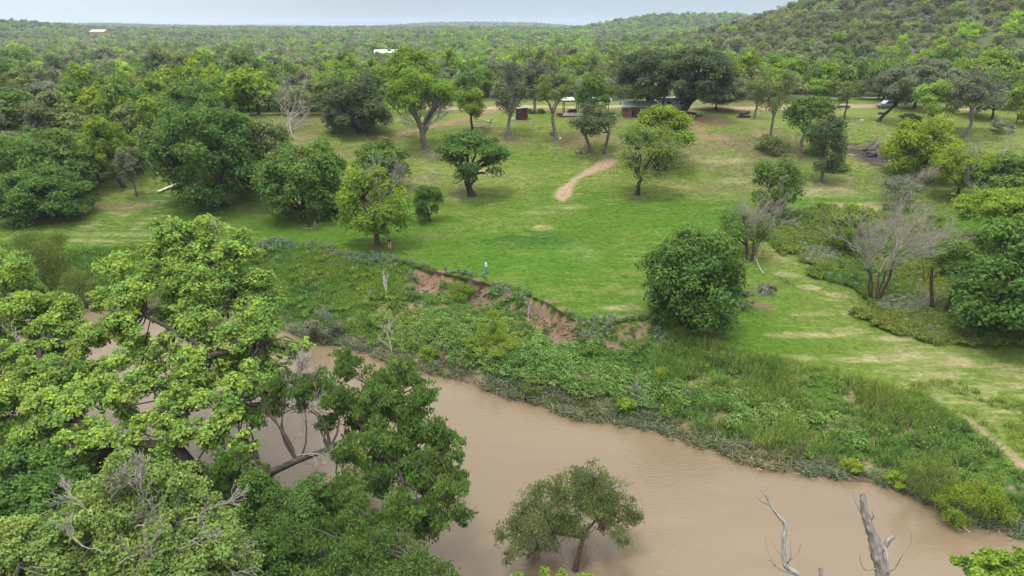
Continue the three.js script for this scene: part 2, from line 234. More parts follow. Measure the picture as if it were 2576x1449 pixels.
function groundColour(x, D, dW, dC, out) {
  const n1 = fbm(x / 9 + 2, D / 12 + 5, 4), n2 = fbm(x / 2.2 + 40, D / 1.1 + 11, 3), n3 = noise(x * 3.1, D * 4.3), n4 = noise(x / 0.33 + 7, D / 0.16 + 3), n5 = fbm(x / 1.9 + D * 0.12, D / 0.45 + 31, 3);
  tmpC[0] = C.green[0]; tmpC[1] = C.green[1]; tmpC[2] = C.green[2];
  const far = sstep(104, 136, D);
  mixC(C.olive, 0.75 * far + 0.12 + (n1 - 0.5) * 1.6 * (0.75 + 0.25 * far) + (n2 - 0.5) * 0.9 + (n5 - 0.5) * 0.8);
  mixC(C.brown, far * sstep(0.48, 0.72, fbm(x / 15 + 50, D / 9 + 20, 3)) * 0.6);
  mixC(C.straw, sstep(0.6, 0.85, n5) * (0.12 + 0.4 * far) + sstep(0.6, 0.8, n1 * 0.6 + n2 * 0.4) * 0.4 * far);
  const bench = sstep(24, 40, x) * (1 - sstep(88, 104, D));
  if (bench > 0) { mixC(C.olive, bench * 0.5); mixC(C.straw, bench * sstep(0.5, 0.78, n5 * 0.5 + n1 * 0.55) * 0.75); }
  const left = 1 - sstep(-62, -40, x);
  if (left > 0 && dC > 0) mixC(C.straw, left * sstep(0.55, 0.75, n5) * 0.5);
  const list = cellsPatch.get(Math.floor(x / 8) * 1000 + Math.floor(D / 8));
  const wx = (n2 - 0.5) * 2.2, wd = (n5 - 0.5) * 2.2;
  if (list) for (const p of list) {
    const e = Math.hypot((x - p[0]) / p[2], (D - p[1]) / p[3]) + wx * 0.5 + wd * 0.45 + (n3 - 0.5) * 0.45;
    const k = p[4] === 'lush' || p[4] === 'dark' ? sstep(1.5, 0.2, e) : sstep(1.15, 0.55, e);
    if (k > 0) { let c = C[p[4]]; mixC(c, k * p[5] * (p[4] === 'straw' ? 0.5 + 0.6 * sstep(0.35, 0.65, n5) : p[4] === 'brown' ? 0.6 + 0.5 * n2 : 0.9)); }
  }
  for (const [L, kind] of tracks) { const [d, w] = trackDist(L, x, D); if (d < 3) mixC(C[kind], sstep(0.9, -0.4, d + wx * 0.5 + (n3 - 0.5) * 0.5) * 0.95); if (d < 6 && kind !== 'dirt') mixC(C.brown, sstep(4, 0, d + wx * 1.5) * 0.3); }
  if (dC < 0) { const k = sstep(0.4, -0.8, dC + wx * 0.4), s0 = [...tmpC]; mixC(C.weed, 0.9 * k); mixC(C.soil, k * sstep(0.56, 0.72, n2 * 0.5 + n1 * 0.5) * 0.6); mixC(C.soil, k * sstep(0.62, 0.7, noise(x / 1.6 + 77, D / 1.1 + 5) * 0.6 + noise(x / 4 + 7, D / 3) * 0.4) * 0.8 * sstep(0.35, 0.6, n3)); mixC(C.soil, scarpAt(x) * sstep(0.1, -0.5, dC) * sstep(-3.4, -2.2, dC + wx) * 0.95); if (list) for (const p of list) if (p[4] === 'soil') { const e = Math.hypot((x - p[0]) / p[2], (D - p[1]) / p[3]) + wx * 0.4 + (n3 - 0.5) * 0.3; mixC(C.soil, sstep(1.2, 0.6, e) * p[5] * 0.9); } mixC(C.mud, sstep(2.2, 0.4, dW + wx * 0.5)); }
  const g = 0.62 + 0.42 * n4 + 0.34 * n3;
  out[0] = tmpC[0] * g; out[1] = tmpC[1] * g; out[2] = tmpC[2] * g;
}
const sr = (x) => x <= 0.0031308 ? 12.92 * x : 1.055 * Math.pow(x, 1 / 2.4) - 0.055;
let groundAlbedo;
{
  const nx = Math.round((NX1 - NX0) / NC), nd = Math.round((ND1 - ND0) / NC), pos = new Float32Array((nx + 1) * (nd + 1) * 3), uv = new Float32Array((nx + 1) * (nd + 1) * 2), idx = new Uint32Array(nx * nd * 6);
  const fW = new Float32Array((nx + 1) * (nd + 1)), fC = new Float32Array((nx + 1) * (nd + 1));
  let k = 0;
  for (let j = 0; j <= nd; j++) for (let i = 0; i <= nx; i++, k++) {
    const x = NX0 + (NX1 - NX0) * i / nx, D = ND0 + (ND1 - ND0) * j / nd; pos[k * 3] = x; pos[k * 3 + 1] = H(x, -D); pos[k * 3 + 2] = -D; uv[k * 2] = i / nx; uv[k * 2 + 1] = j / nd;
    fW[k] = lineDist(waterLine, x, D)[0]; fC[k] = lineDist(crestLine, x, D)[0];
  }
  k = 0; for (let j = 0; j < nd; j++) for (let i = 0; i < nx; i++) { const a = j * (nx + 1) + i; idx[k++] = a; idx[k++] = a + 1; idx[k++] = a + nx + 2; idx[k++] = a; idx[k++] = a + nx + 2; idx[k++] = a + nx + 1; }
  const g = new THREE.BufferGeometry(); g.setAttribute('position', new THREE.BufferAttribute(pos, 3)); g.setAttribute('uv', new THREE.BufferAttribute(uv, 2)); g.setIndex(new THREE.BufferAttribute(idx, 1)); g.computeVertexNormals();
  const tw = 2048, th = 2048, px = new Uint8Array(tw * th * 4), o = [0, 0, 0];
  for (let j = 0; j < th; j++) for (let i = 0; i < tw; i++) {
    const u = (i + 0.5) / tw, v = (j + 0.5) / th, x = NX0 + (NX1 - NX0) * u, D = ND0 + (ND1 - ND0) * v, gi = u * nx, gj = v * nd, i0 = Math.min(gi | 0, nx - 1), j0 = Math.min(gj | 0, nd - 1), a = gi - i0, b = gj - j0, q = j0 * (nx + 1) + i0;
    const bl = (f) => lerp(lerp(f[q], f[q + 1], a), lerp(f[q + nx + 1], f[q + nx + 2], a), b), dW = bl(fW), dC = bl(fC);
    if (dW < -1.5) { o[0] = C.mud[0]; o[1] = C.mud[1]; o[2] = C.mud[2]; if (D < 60) { const m = fbm(x / 3, D / 3, 3); o[0] = lerp(0.10, 0.07, m); o[1] = lerp(0.075, 0.10, m); o[2] = 0.04; } }
    else groundColour(x, D, dW, dC, o);
    const z = (j * tw + i) * 4; px[z] = clamp(sr(o[0])) * 255; px[z + 1] = clamp(sr(o[1])) * 255; px[z + 2] = clamp(sr(o[2])) * 255; px[z + 3] = 255;
  }
  const tex = new THREE.DataTexture(px, tw, th); tex.colorSpace = THREE.SRGBColorSpace; tex.magFilter = THREE.LinearFilter; tex.needsUpdate = true;
  groundAlbedo = (x, D) => { const i = clamp(Math.floor((x - NX0) / (NX1 - NX0) * tw), 0, tw - 1), j = clamp(Math.floor((D - ND0) / (ND1 - ND0) * th), 0, th - 1), z = (j * tw + i) * 4; return new THREE.Color().setRGB(px[z] / 255, px[z + 1] / 255, px[z + 2] / 255, THREE.SRGBColorSpace); };
  const bw = 512, bp = new Uint8Array(bw * bw * 4);
  for (let j = 0; j < bw; j++) for (let i = 0; i < bw; i++) { const w = (x, y) => fbm(x, y, 4); const u = i / bw, v = j / bw, s = 24, e = (a, b) => w(a * s, b * s); const h = lerp(lerp(e(u, v), e(u - 1, v), u), lerp(e(u, v - 1), e(u - 1, v - 1), u), v); const z = (j * bw + i) * 4; bp[z] = bp[z + 1] = bp[z + 2] = clamp(h) * 255; bp[z + 3] = 255; }
  const bump = new THREE.DataTexture(bp, bw, bw); bump.wrapS = bump.wrapT = THREE.RepeatWrapping; bump.magFilter = THREE.LinearFilter; bump.repeat.set((NX1 - NX0) / 7.3, (ND1 - ND0) / 7.3); bump.needsUpdate = true;
  structure('meadow', g, new THREE.MeshPhysicalMaterial({ color: 0xffffff, roughness: 1, specularIntensity: 0.08, map: tex, bumpMap: bump, bumpScale: 0.22 }));
}
{ // the country beyond, to the horizon
  const xs = [], ds = []; const grow = (from, to, s, k) => { const a = []; for (let x = from; x < to; x += s, s *= k) a.push(x); a.push(to); return a; };
  for (const v of grow(-NX0, 6000, 8, 1.055).reverse()) xs.push(-v); for (let x = NX0 + 10; x < NX1; x += 10) xs.push(x); for (const v of grow(NX1, 6000, 8, 1.055)) xs.push(v);
  for (const v of grow(-ND0, 400, 20, 1.2).reverse()) ds.push(-v); for (let d = ND0 + 9; d < ND1; d += 9) ds.push(d); for (const v of grow(ND1, 6500, 6, 1.025)) ds.push(v);
  const pos = [], cl = [], idx = [], W = xs.length;
  for (const D of ds) for (const x of xs) {
    const inside = x > NX0 && x < NX1 && D > ND0 && D < ND1; pos.push(x, H(x, -D) - (inside ? 2 : 0), -D);
    const n = fbm(x / 60, D / 60, 3), f = Math.exp(-(((x + 190) / 210) ** 2) - ((D - 2500) / 260) ** 2) > 0.35 ? 1 : 0, c = [lerp(0.06, 0.095, n), lerp(0.075, 0.088, n), lerp(0.03, 0.045, n)];
    cl.push(lerp(c[0], 0.24, f), lerp(c[1], 0.19, f), lerp(c[2], 0.115, f));
  }
  for (let j = 0; j + 1 < ds.length; j++) for (let i = 0; i + 1 < W; i++) {
    if (xs[i] >= NX0 && xs[i + 1] <= NX1 && ds[j] >= ND0 && ds[j + 1] <= ND1) continue;
    const a = j * W + i; idx.push(a, a + 1, a + W + 1, a, a + W + 1, a + W);
  }
  const g = new THREE.BufferGeometry(); g.setAttribute('position', new THREE.Float32BufferAttribute(pos, 3)); g.setAttribute('color', new THREE.Float32BufferAttribute(cl, 3)); g.setIndex(idx); g.computeVertexNormals();
  structure('hills', g, new THREE.MeshPhysicalMaterial({ color: 0xffffff, roughness: 1, specularIntensity: 0.08, vertexColors: true }));
}
{ // the muddy river
  const g = new THREE.PlaneGeometry(700, 150, 1, 1); g.rotateX(-Math.PI / 2); g.translate(0, WATER_Y, -60);
  const uv = g.attributes.uv; for (let i = 0; i < 4; i++) uv.setXY(i, uv.getX(i) * 700, uv.getY(i) * 150);
  const w = 512, mk = (f) => { const p = new Uint8Array(w * w * 4); for (let j = 0; j < w; j++) for (let i = 0; i < w; i++) { const u = i / w, v = j / w, e = (a, b) => f(a, b), h = lerp(lerp(e(u, v), e(u - 1, v), u), lerp(e(u, v - 1), e(u - 1, v - 1), u), v), z = (j * w + i) * 4; p[z] = p[z + 1] = p[z + 2] = clamp(h) * 255; p[z + 3] = 255; } const t = new THREE.DataTexture(p, w, w); t.wrapS = t.wrapT = THREE.RepeatWrapping; t.magFilter = THREE.LinearFilter; t.needsUpdate = true; return t; };
  const rip = mk((a, b) => fbm(a * 22 + fbm(a * 6, b * 6, 2) * 3, b * 52, 4)); rip.repeat.set(1 / 8, 1 / 8);
  const silt = mk((a, b) => 0.72 + 0.28 * fbm(a * 5, b * 14, 4)); silt.repeat.set(1 / 61, 1 / 47);
  structure('river', g, new THREE.MeshPhysicalMaterial({ color: col(0.168, 0.121, 0.073), map: silt, roughness: 0.04, ior: 1.33, bumpMap: rip, bumpScale: 0.035 }));
}

// ---------------------------------------------------------------- trees
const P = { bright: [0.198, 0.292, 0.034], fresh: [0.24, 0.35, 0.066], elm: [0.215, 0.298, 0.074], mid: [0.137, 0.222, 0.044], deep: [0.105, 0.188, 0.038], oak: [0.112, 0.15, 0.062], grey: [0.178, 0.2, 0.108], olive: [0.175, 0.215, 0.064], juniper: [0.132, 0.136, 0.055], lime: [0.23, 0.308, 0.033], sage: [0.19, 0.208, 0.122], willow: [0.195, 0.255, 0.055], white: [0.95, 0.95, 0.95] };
const BARK = { grey: [0.20, 0.175, 0.15], dark: [0.085, 0.07, 0.058], pale: [0.31, 0.285, 0.25], brown: [0.16, 0.115, 0.08], bone: [0.27, 0.235, 0.20] };
let barkTex;
{ const w = 256, p = new Uint8Array(w * w * 4); for (let j = 0; j < w; j++) for (let i = 0; i < w; i++) { const u = i / w, v = j / w, e = (a, b) => fbm(a * 14, b * 5, 4), h = lerp(lerp(e(u, v), e(u - 1, v), u), lerp(e(u, v - 1), e(u - 1, v - 1), u), v), q = clamp((h - 0.25) * 1.9), z = (j * w + i) * 4; p[z] = p[z + 1] = p[z + 2] = (0.55 + 0.45 * q) * 255; p[z + 3] = 255; }
  barkTex = new THREE.DataTexture(p, w, w); barkTex.wrapS = barkTex.wrapT = THREE.RepeatWrapping; barkTex.magFilter = THREE.LinearFilter; barkTex.repeat.set(2, 0.7); barkTex.colorSpace = THREE.SRGBColorSpace; barkTex.needsUpdate = true; }
const barkMat = new THREE.MeshPhysicalMaterial({ specularIntensity: 0.12, color: 0xffffff, vertexColors: true, roughness: 0.95, map: barkTex, bumpMap: barkTex, bumpScale: 0.03 });
const twigMat = new THREE.MeshPhysicalMaterial({ specularIntensity: 0.12, color: 0xffffff, vertexColors: true, roughness: 0.95 });

// tree geometry in its own axes. o: H, cr [rx,ry,rz], cc [x,y,z] crown, or clumps [[x,y,z,r]...]
function treeGeo(o, rng) {
  const wood = new GB(), crown = new GB(), bare = o.bare ? [] : null, bark = BARK[o.bark ?? 'grey'], pal = P[o.pal ?? 'mid'];
  const [rx, ry, rz] = o.cr, [cx, cy, cz] = o.cc, vol = Math.cbrt(rx * ry * rz);
  const nC = o.n ?? Math.round(clamp(16 * (vol / 3) ** 1.2, 10, 60)), list = [];
  const cs = o.cs ?? 0.36;
  for (let i = 0; i < nC * 6 && list.length < nC; i++) {
    const u = rng() * 2 - 1, th = rng() * 6.2832, s = Math.sqrt(1 - u * u), r = 0.45 + 0.5 * Math.sqrt(rng()); let dy = u; if (dy < -0.5 && rng() < (o.open ?? 0.5)) continue;
    let x = s * Math.cos(th) * r, z = s * Math.sin(th) * r; const y = dy * r; if (y < 0 && (o.open ?? 0.5) <= 0.2) { const f = Math.sqrt(Math.max(1 - y * y * y * y, 0.05) / Math.max(1 - y * y, 0.08)); x *= f; z *= f; }
    const k = cs * (0.7 + 0.6 * rng());
    if (list.some((q) => Math.hypot(q[4] - x, q[5] - y, q[6] - z) < cs * (o.gap ?? 0.62))) continue;
    list.push([cx + x * rx, cy + y * ry, cz + z * rz, k, x, y, z]);
  }
  const lean = o.lean ?? [0, 0], stems = o.stems ?? 1, tr = o.tr ?? 0.03 * (cy + ry), forkY = o.fork ?? Math.max(cy - ry * 0.75, cy * 0.25);
  const forks = [];
  for (let s = 0; s < stems; s++) {
    const a = s / stems * 6.28 + rng(), off = stems > 1 ? tr * 2.2 : 0, f = V(lean[0] + cx * 0.5 + Math.cos(a) * off * 2.6, forkY * (0.85 + 0.3 * rng() * (stems > 1 ? 1 : 0.2)), lean[1] + cz * 0.5 + Math.sin(a) * off * 2.6), b = V(Math.cos(a) * off, -0.35, Math.sin(a) * off), r0 = tr / Math.sqrt(stems);
    const pts = limb(wood, b, f, r0 * 1.15, r0 * 0.72, 7, bark, rng, 0.05, 5); pts[0][3] *= 1.5; tube(wood, [[b.x, b.y, b.z, r0 * 1.75], [b.x + (f.x - b.x) * 0.06, 0.25, b.z + (f.z - b.z) * 0.06, r0 * 1.25], [b.x + (f.x - b.x) * 0.16, 0.25 + forkY * 0.12, b.z + (f.z - b.z) * 0.16, r0 * 1.1]], 7, bark, rng);
    forks.push(f);
  }
  // main limbs to a few hubs, smaller ones to every clump
  const hubs = [];
  for (let i = 0; i < (o.limbs ?? 5); i++) {
    const q = list[Math.floor(i * list.length / (o.limbs ?? 5))]; if (!q) break; const f = forks[i % forks.length], h = V(lerp(f.x, q[0], 0.6), lerp(f.y, q[1], 0.62), lerp(f.z, q[2], 0.6));
    limb(wood, f, h, tr * 0.6 / Math.sqrt(stems) * 1.15, tr * 0.26, 5, bark, rng, 0.13, 4); hubs.push(h);
  }
  let ls = o.leaf ?? 0.3, thin = 1; { let N = 0; for (const q of list) { const kx = q[3] * rx, ky = q[3] * ry * (o.flat ?? 0.85), kz = q[3] * rz; N += (o.dense ?? 1.5) * (kx * ky + ky * kz + kx * kz) * 4.19 / (ls * ls * 0.5); } const k = N / (o.cap ?? 10000); if (k > 1) { ls *= Math.pow(k, 0.4); thin = Math.pow(k, -0.2); } }
  for (const q of list) {
    const e = V(q[0], q[1], q[2]); let h = hubs[0] ?? forks[0]; for (const g of hubs) if (g.distanceTo(e) < h.distanceTo(e)) h = g;
    limb(wood, h, e, tr * 0.24, tr * 0.07, o.lite ? 3 : 4, bark, rng, 0.14, o.lite ? 2 : 3);
    for (let k = 0; k < (o.lite ? 0 : 2); k++) { const e2 = e.clone().add(V((rng() - 0.5) * 2 * rx * q[3], (rng() - 0.2) * ry * q[3], (rng() - 0.5) * 2 * rz * q[3])); limb(wood, e.clone().lerp(h, 0.2), e2, tr * 0.09, 0.012, 3, bark, rng, 0.1, 2); }
    const kx = q[3] * rx, ky = q[3] * ry * (o.flat ?? 0.85), kz = q[3] * rz, area = (kx * ky + ky * kz + kx * kz) * 4.19, n = Math.round(thin * (o.dense ?? 1.5) * area / (ls * ls * 0.5));
    clump(crown, q[0], q[1], q[2], kx * 1.12, ky * 1.12, kz * 1.12, n, ls, pal, rng, o);
  }
  if (bare) for (const [bx, by, bz, dx, dy, dz, len, r, dep, k] of o.bare) { const b = new GB(); twigs(b, V(bx, by, bz), V(dx, dy, dz), len, r, dep ?? 4, BARK[k ?? 'bone'], rng, 0.5, 5); bare.push(b.geo(true)); }
  return { wood: wood.geo(true), crown: crown.geo(), bare };
}
let seed = 11;
function plant(t, g) { part('trunk', g.wood, barkMat, t); part('crown', g.crown, leafMat, t); if (g.bare) for (const b of g.bare) part('bare_branch', b, twigMat, t, 'bare grey dead branch'); return t; }
// a tree read off the picture: base px, crown box in px
function tree(name, label, bx, by, x0, x1, y0, y1, o = {}, category = 'tree', group) {
  const rng = mulberry(seed += 101), p = o.at ? o.at.clone() : ground(bx, by), [, , f] = project(p), m = f / FOC, dist = Math.hypot(p.x, CAM_Y - p.y, p.z), sn = (CAM_Y - p.y) / dist, cs = Math.sqrt(1 - sn * sn);
  const rx = (x1 - x0) / 2 * m, rz = rx * (o.deep ?? 0.92), hp = (y1 - y0) / 2 * m, ry = Math.sqrt(Math.max(hp * hp - (rz * sn) ** 2, (0.5 * hp) ** 2)) / cs, cy = (by - (y0 + y1) / 2) * m / cs, cx = ((x0 + x1) / 2 - bx) * m;
  const low = (o.open ?? 0.5) <= 0.2 ? 1.1 : 1;
  const ls = o.leaf ?? clamp(f * 0.0022, 0.16, 0.6);
  const t = thing(name, label, category, p, group);
  const conv = o.barePx ? o.barePx.map(([x, y, dx, dy, len, r, dep, k, dz]) => [(x - bx) * m, (by - y) * m / cs, dz ?? 0, dx, dy, (rng() - 0.5) * 0.8, len, r, dep, k]) : null;
  const g = treeGeo({ ...o, cr: [rx * 0.93, ry * 0.95 * low, rz * 0.93], cc: [cx, Math.max(cy - (low - 1) * ry, ry * 0.7), 0], leaf: ls, bare: conv }, rng);
  return plant(t, g);
}

// ---- the single trees of the meadow, its edges and the terrace (picture px: base x, y; crown x0, x1, y0, y1)
tree('meadow_tree', 'tall tree with thick forked grey trunk, lush green top and bare grey branches below', 1070, 378, 982, 1138, 188, 318, { pal: 'bright', bark: 'grey', tr: 0.75, fork: 4.2, n: 26, cs: 0.3, open: 1, gap: 0.5, limbs: 7, barePx: [[1075, 320, 0.9, 0.7, 2.4, 0.16, 5], [1080, 325, 0.5, 1, 2.6, 0.15, 5], [1065, 322, 0.25, 1, 2.3, 0.14, 4], [1060, 325, -0.8, 0.7, 2.2, 0.14, 4], [1078, 318, 1.2, 0.4, 2.1, 0.13, 4, 'bone', 1]] });
tree('meadow_tree', 'wide flat-topped dark green tree on short dark trunk with a broken stub', 1186, 493, 1098, 1280, 336, 462, { pal: 'deep', bark: 'dark', tr: 0.62, fork: 4, n: 34, cs: 0.26, open: 0.8, limbs: 8, leaf: 0.22, lean: [-0.8, 0], barePx: [[1182, 470, 0.5, 0.8, 2.1, 0.3, 0, 'dark']] });
tree('meadow_tree', 'feathery pale green tree with dark trunk beside the dirt track', 1603, 490, 1530, 1702, 318, 470, { pal: 'willow', bark: 'dark', tr: 0.42, n: 32, cs: 0.25, open: 0.7, dense: 0.85, leaf: 0.21, limbs: 8, lump: 0.5 });
tree('meadow_tree', 'bright yellow-green round tree on several thin dark stems behind the feathery tree', 1662, 424, 1588, 1742, 272, 400, { pal: 'lime', bark: 'dark', tr: 0.5, stems: 4, n: 34, cs: 0.3, leaf: 0.22 });
tree('meadow_tree', 'slim dark tree with two trunks forming a V above the wood pile', 1500, 388, 1428, 1552, 268, 352, { pal: 'oak', bark: 'grey', tr: 0.5, stems: 2, n: 22, cs: 0.28, dense: 1.0 });
tree('meadow_tree', 'tree with tall bare pale trunk and airy olive crown left of the open shelter', 1399, 352, 1342, 1440, 190, 275, { pal: 'olive', bark: 'pale', tr: 0.42, fork: 6.5, n: 20, cs: 0.3, dense: 0.8, lean: [-0.5, 0] });
tree('meadow_tree', 'tall grey-green tree with pale trunk in front of the dark red shed', 1281, 345, 1235, 1332, 165, 305, { pal: 'grey', bark: 'pale', tr: 0.45, fork: 5, n: 30, cs: 0.26, dense: 0.85 });
tree('meadow_tree', 'small fresh green tree with thin trunk beside the fallen bleached branches', 1187, 336, 1148, 1222, 226, 298, { pal: 'bright', bark: 'dark', tr: 0.3, n: 18, cs: 0.32 });
tree('oak_tree', 'massive dark oak with drooping skirt at left end of the grassy terrace', 905, 335, 822, 985, 194, 332, { cap: 22000, pal: 'oak', bark: 'dark', tr: 0.6, n: 44, cs: 0.26, open: 0, barePx: [[895, 235, 0.2, 0.9, 1.6, 0.1, 3], [980, 300, 0.6, -0.2, 2.2, 0.1, 5]] });
tree('meadow_tree', 'large bright green broad crown rising behind the forked meadow tree', 1045, 285, 978, 1100, 130, 232, { pal: 'bright', n: 40, cs: 0.28 });
tree('oak_tree', 'huge live oak with thick leaning trunk shading the brick cabin', 1625, 292, 1536, 1700, 132, 262, { cap: 22000, pal: 'oak', bark: 'dark', tr: 0.75, n: 48, cs: 0.25, fork: 4, limbs: 9, lean: [1, 0] });
tree('oak_tree', 'huge live oak with dark trunk in front of the white trailer', 1706, 295, 1640, 1838, 128, 275, { cap: 22000, pal: 'oak', bark: 'dark', tr: 0.9, n: 54, cs: 0.24, fork: 4, limbs: 9, lean: [0.8, 0] });
tree('oak_tree', 'grey-green live oak hanging low over the gravel road right of the trailer', 1800, 276, 1728, 1880, 190, 272, { cap: 22000, pal: 'grey', bark: 'dark', n: 34, cs: 0.28, open: 0.3 });
tree('meadow_tree', 'small round bushy tree on thin trunk standing at the edge of the scrubby gully', 1953, 552, 1874, 2006, 400, 532, { pal: 'mid', bark: 'brown', tr: 0.2, n: 30, cs: 0.3, open: 0.2, leaf: 0.21, dense: 1.2 });
tree('meadow_tree', 'slender dark tree with low hanging foliage standing alone left of the burn pile', 2066, 458, 2008, 2116, 292, 432, { pal: 'oak', bark: 'grey', tr: 0.3, n: 34, cs: 0.25, open: 0.2, dense: 1.1 });
tree('meadow_tree', 'green tree with ivy-wrapped trunk and pale foot behind the slender dark tree', 2010, 388, 1966, 2084, 248, 345, { pal: 'mid', bark: 'pale', tr: 0.4, n: 30, cs: 0.28 });
tree('meadow_tree', 'very tall thin pale trunk with high wispy crown on the terrace slope', 1942, 360, 1880, 1984, 172, 288, { pal: 'olive', bark: 'pale', tr: 0.3, fork: 6, n: 26, cs: 0.26, dense: 0.7 });
tree('meadow_tree', 'light-barked wispy tree left of the tall thin one by the log heap', 1898, 298, 1868, 1932, 190, 262, { pal: 'olive', bark: 'pale', tr: 0.28, n: 18, cs: 0.3, dense: 0.8 });
tree('round_tree', 'big bright yellow-green round tree right of the burn pile', 2306, 448, 2212, 2400, 300, 446, { cap: 22000, pal: 'lime', bark: 'dark', n: 48, cs: 0.26, open: 0.1, leaf: 0.22 });
tree('oak_tree', 'grey-green oak with leaning dark trunk in front of the parked vehicle', 2208, 306, 2180, 2290, 180, 260, { cap: 22000, pal: 'grey', bark: 'dark', tr: 0.4, fork: 4.5, lean: [2, 0], n: 26, cs: 0.28 });
tree('meadow_tree', 'pale yellow-green tree in front of the woods right of the parked vehicle', 2340, 330, 2284, 2398, 212, 310, { pal: 'fresh', bark: 'dark', n: 26, cs: 0.3, dense: 1.1 });
tree('oak_tree', 'broad grey-green oak behind the parked vehicle', 2300, 272, 2210, 2380, 150, 262, { cap: 22000, pal: 'grey', bark: 'dark', n: 44, cs: 0.25 });
tree('oak_tree', 'grey oak with pale forking branches at right edge of the terrace', 2430, 345, 2370, 2500, 185, 300, { cap: 22000, pal: 'grey', bark: 'pale', n: 36, cs: 0.26, dense: 0.9 });
tree('round_tree', 'dense dark green round tree standing on the lawn right of the two people', 1738, 826, 1612, 1864, 588, 812, { cap: 22000, pal: 'deep', bark: 'brown', tr: 0.3, stems: 5, n: 70, cs: 0.24, open: 0.05, leaf: 0.24, dense: 1.5, flat: 0.9, clumpVar: 0.35, hueVar: 0.35 });
tree('small_tree', 'small dark green bush-like tree alone on the lawn', 1082, 556, 1042, 1116, 470, 548, { pal: 'deep', bark: 'dark', tr: 0.16, n: 22, cs: 0.34, open: 0, barePx: [[1082, 490, 0, 1, 1.4, 0.05, 3], [1076, 490, -0.3, 1, 1.2, 0.05, 3], [1090, 490, 0.3, 1, 1.2, 0.05, 3]] });
tree('meadow_tree', 'bright green tree with sprays of bare grey twigs beside the man in khaki trousers', 950, 620, 846, 1046, 418, 590, { pal: 'bright', bark: 'brown', tr: 0.5, n: 42, cs: 0.24, open: 0.1, leaf: 0.22, dense: 1.05, fork: 2.4, barePx: [[960, 490, 0.2, 1, 1.9, 0.08, 5], [985, 500, 0.5, 1, 1.8, 0.08, 5], [1000, 520, 0.9, 0.7, 1.7, 0.07, 4], [970, 520, 0.1, 1, 1.9, 0.08, 5, 'bone', 2], [990, 480, 0.4, 1, 1.3, 0.06, 4, 'bone', 2.5]] });
tree('meadow_tree', 'dark rounded tree just behind the bright twiggy tree', 958, 480, 888, 1034, 352, 470, { pal: 'mid', bark: 'dark', n: 38, cs: 0.26, open: 0 });
tree('meadow_tree', 'low bushy green tree with bare twigs in front of the big dark oak', 762, 548, 646, 872, 352, 548, { cap: 18000, pal: 'mid', bark: 'dark', n: 56, cs: 0.24, open: 0, leaf: 0.22, barePx: [[720, 520, -0.4, 1, 2, 0.06, 4], [735, 490, 0.1, 1, 1.6, 0.06, 4]] });
tree('meadow_tree', 'dark narrow green tree wedged between two bushy trees at the lawn edge', 842, 530, 780, 900, 356, 520, { pal: 'deep', bark: 'dark', n: 32, cs: 0.28, open: 0 });
tree('oak_tree', 'largest dark green oak at left with layered leafy mounds', 545, 515, 392, 682, 258, 500, { cap: 22000, pal: 'deep', bark: 'dark', tr: 0.8, n: 90, cs: 0.2, open: 0, leaf: 0.22, flat: 0.75, clumpVar: 0.4 });
tree('meadow_tree', 'pale olive tree behind the right shoulder of the largest dark oak', 660, 470, 600, 752, 305, 440, { pal: 'olive', bark: 'grey', n: 40, cs: 0.26 , open: 0.15 });
tree('small_tree', 'spindly grey-green tree by the white plank', 345, 495, 304, 376, 365, 470, { pal: 'sage', bark: 'grey', tr: 0.16, n: 20, cs: 0.27, dense: 0.75 });
tree('oak_tree', 'dark spreading oak at far left edge of the lawn', 110, 548, -20, 232, 420, 552, { cap: 22000, pal: 'deep', bark: 'dark', tr: 0.7, n: 80, cs: 0.21, open: 0, leaf: 0.21, flat: 0.8, clumpVar: 0.4 });
tree('oak_tree', 'tall dark oak with green mounded crown behind the far left oak', 150, 500, -10, 262, 326, 470, { cap: 22000, pal: 'mid', bark: 'dark', n: 80, cs: 0.21, leaf: 0.22, clumpVar: 0.4 , open: 0.15 });
tree('meadow_tree', 'light green tree with leaning dark trunk left of the spindly tree', 312, 472, 232, 335, 298, 425, { pal: 'bright', bark: 'dark', n: 34, cs: 0.26 , open: 0.15 });
tree('round_tree', 'big leafy dark green tree at right edge above the lower bench', 2480, 850, 2370, 2700, 560, 846, { cap: 22000, pal: 'deep', bark: 'brown', tr: 0.45, n: 90, cs: 0.2, open: 0.1, leaf: 0.24, flat: 0.75, clumpVar: 0.4, hueVar: 0.3 });
tree('meadow_tree', 'slim tree with twin brown trunks between the bare tree and the right edge', 2362, 790, 2290, 2420, 600, 700, { pal: 'mid', bark: 'brown', tr: 0.3, stems: 2, n: 32, cs: 0.27, leaf: 0.22 });
tree('round_tree', 'bright green tree crown at right edge above the big leafy one', 2520, 640, 2388, 2660, 470, 600, { cap: 22000, pal: 'bright', bark: 'dark', n: 60, cs: 0.22, leaf: 0.21 });
tree('round_tree', 'yellow-green tree right of the big round one by the burn pile', 2410, 500, 2330, 2470, 365, 480, { cap: 22000, pal: 'lime', bark: 'dark', n: 38, cs: 0.26, leaf: 0.22 });
tree('meadow_tree', 'dark green tree with bare grey crown sprays at the right edge', 2500, 520, 2430, 2620, 390, 500, { pal: 'mid', bark: 'dark', n: 42, cs: 0.24, barePx: [[2460, 450, -0.5, 0.9, 2.4, 0.1, 5], [2490, 430, 0.3, 1, 2.2, 0.1, 5], [2440, 480, -0.8, 0.8, 2.2, 0.1, 5]] });
tree('small_tree', 'green shrub-like tree left of the bare pale multi-stemmed tree', 2120, 640, 2080, 2180, 515, 620, { pal: 'bright', bark: 'brown', n: 26, cs: 0.3, open: 0 });
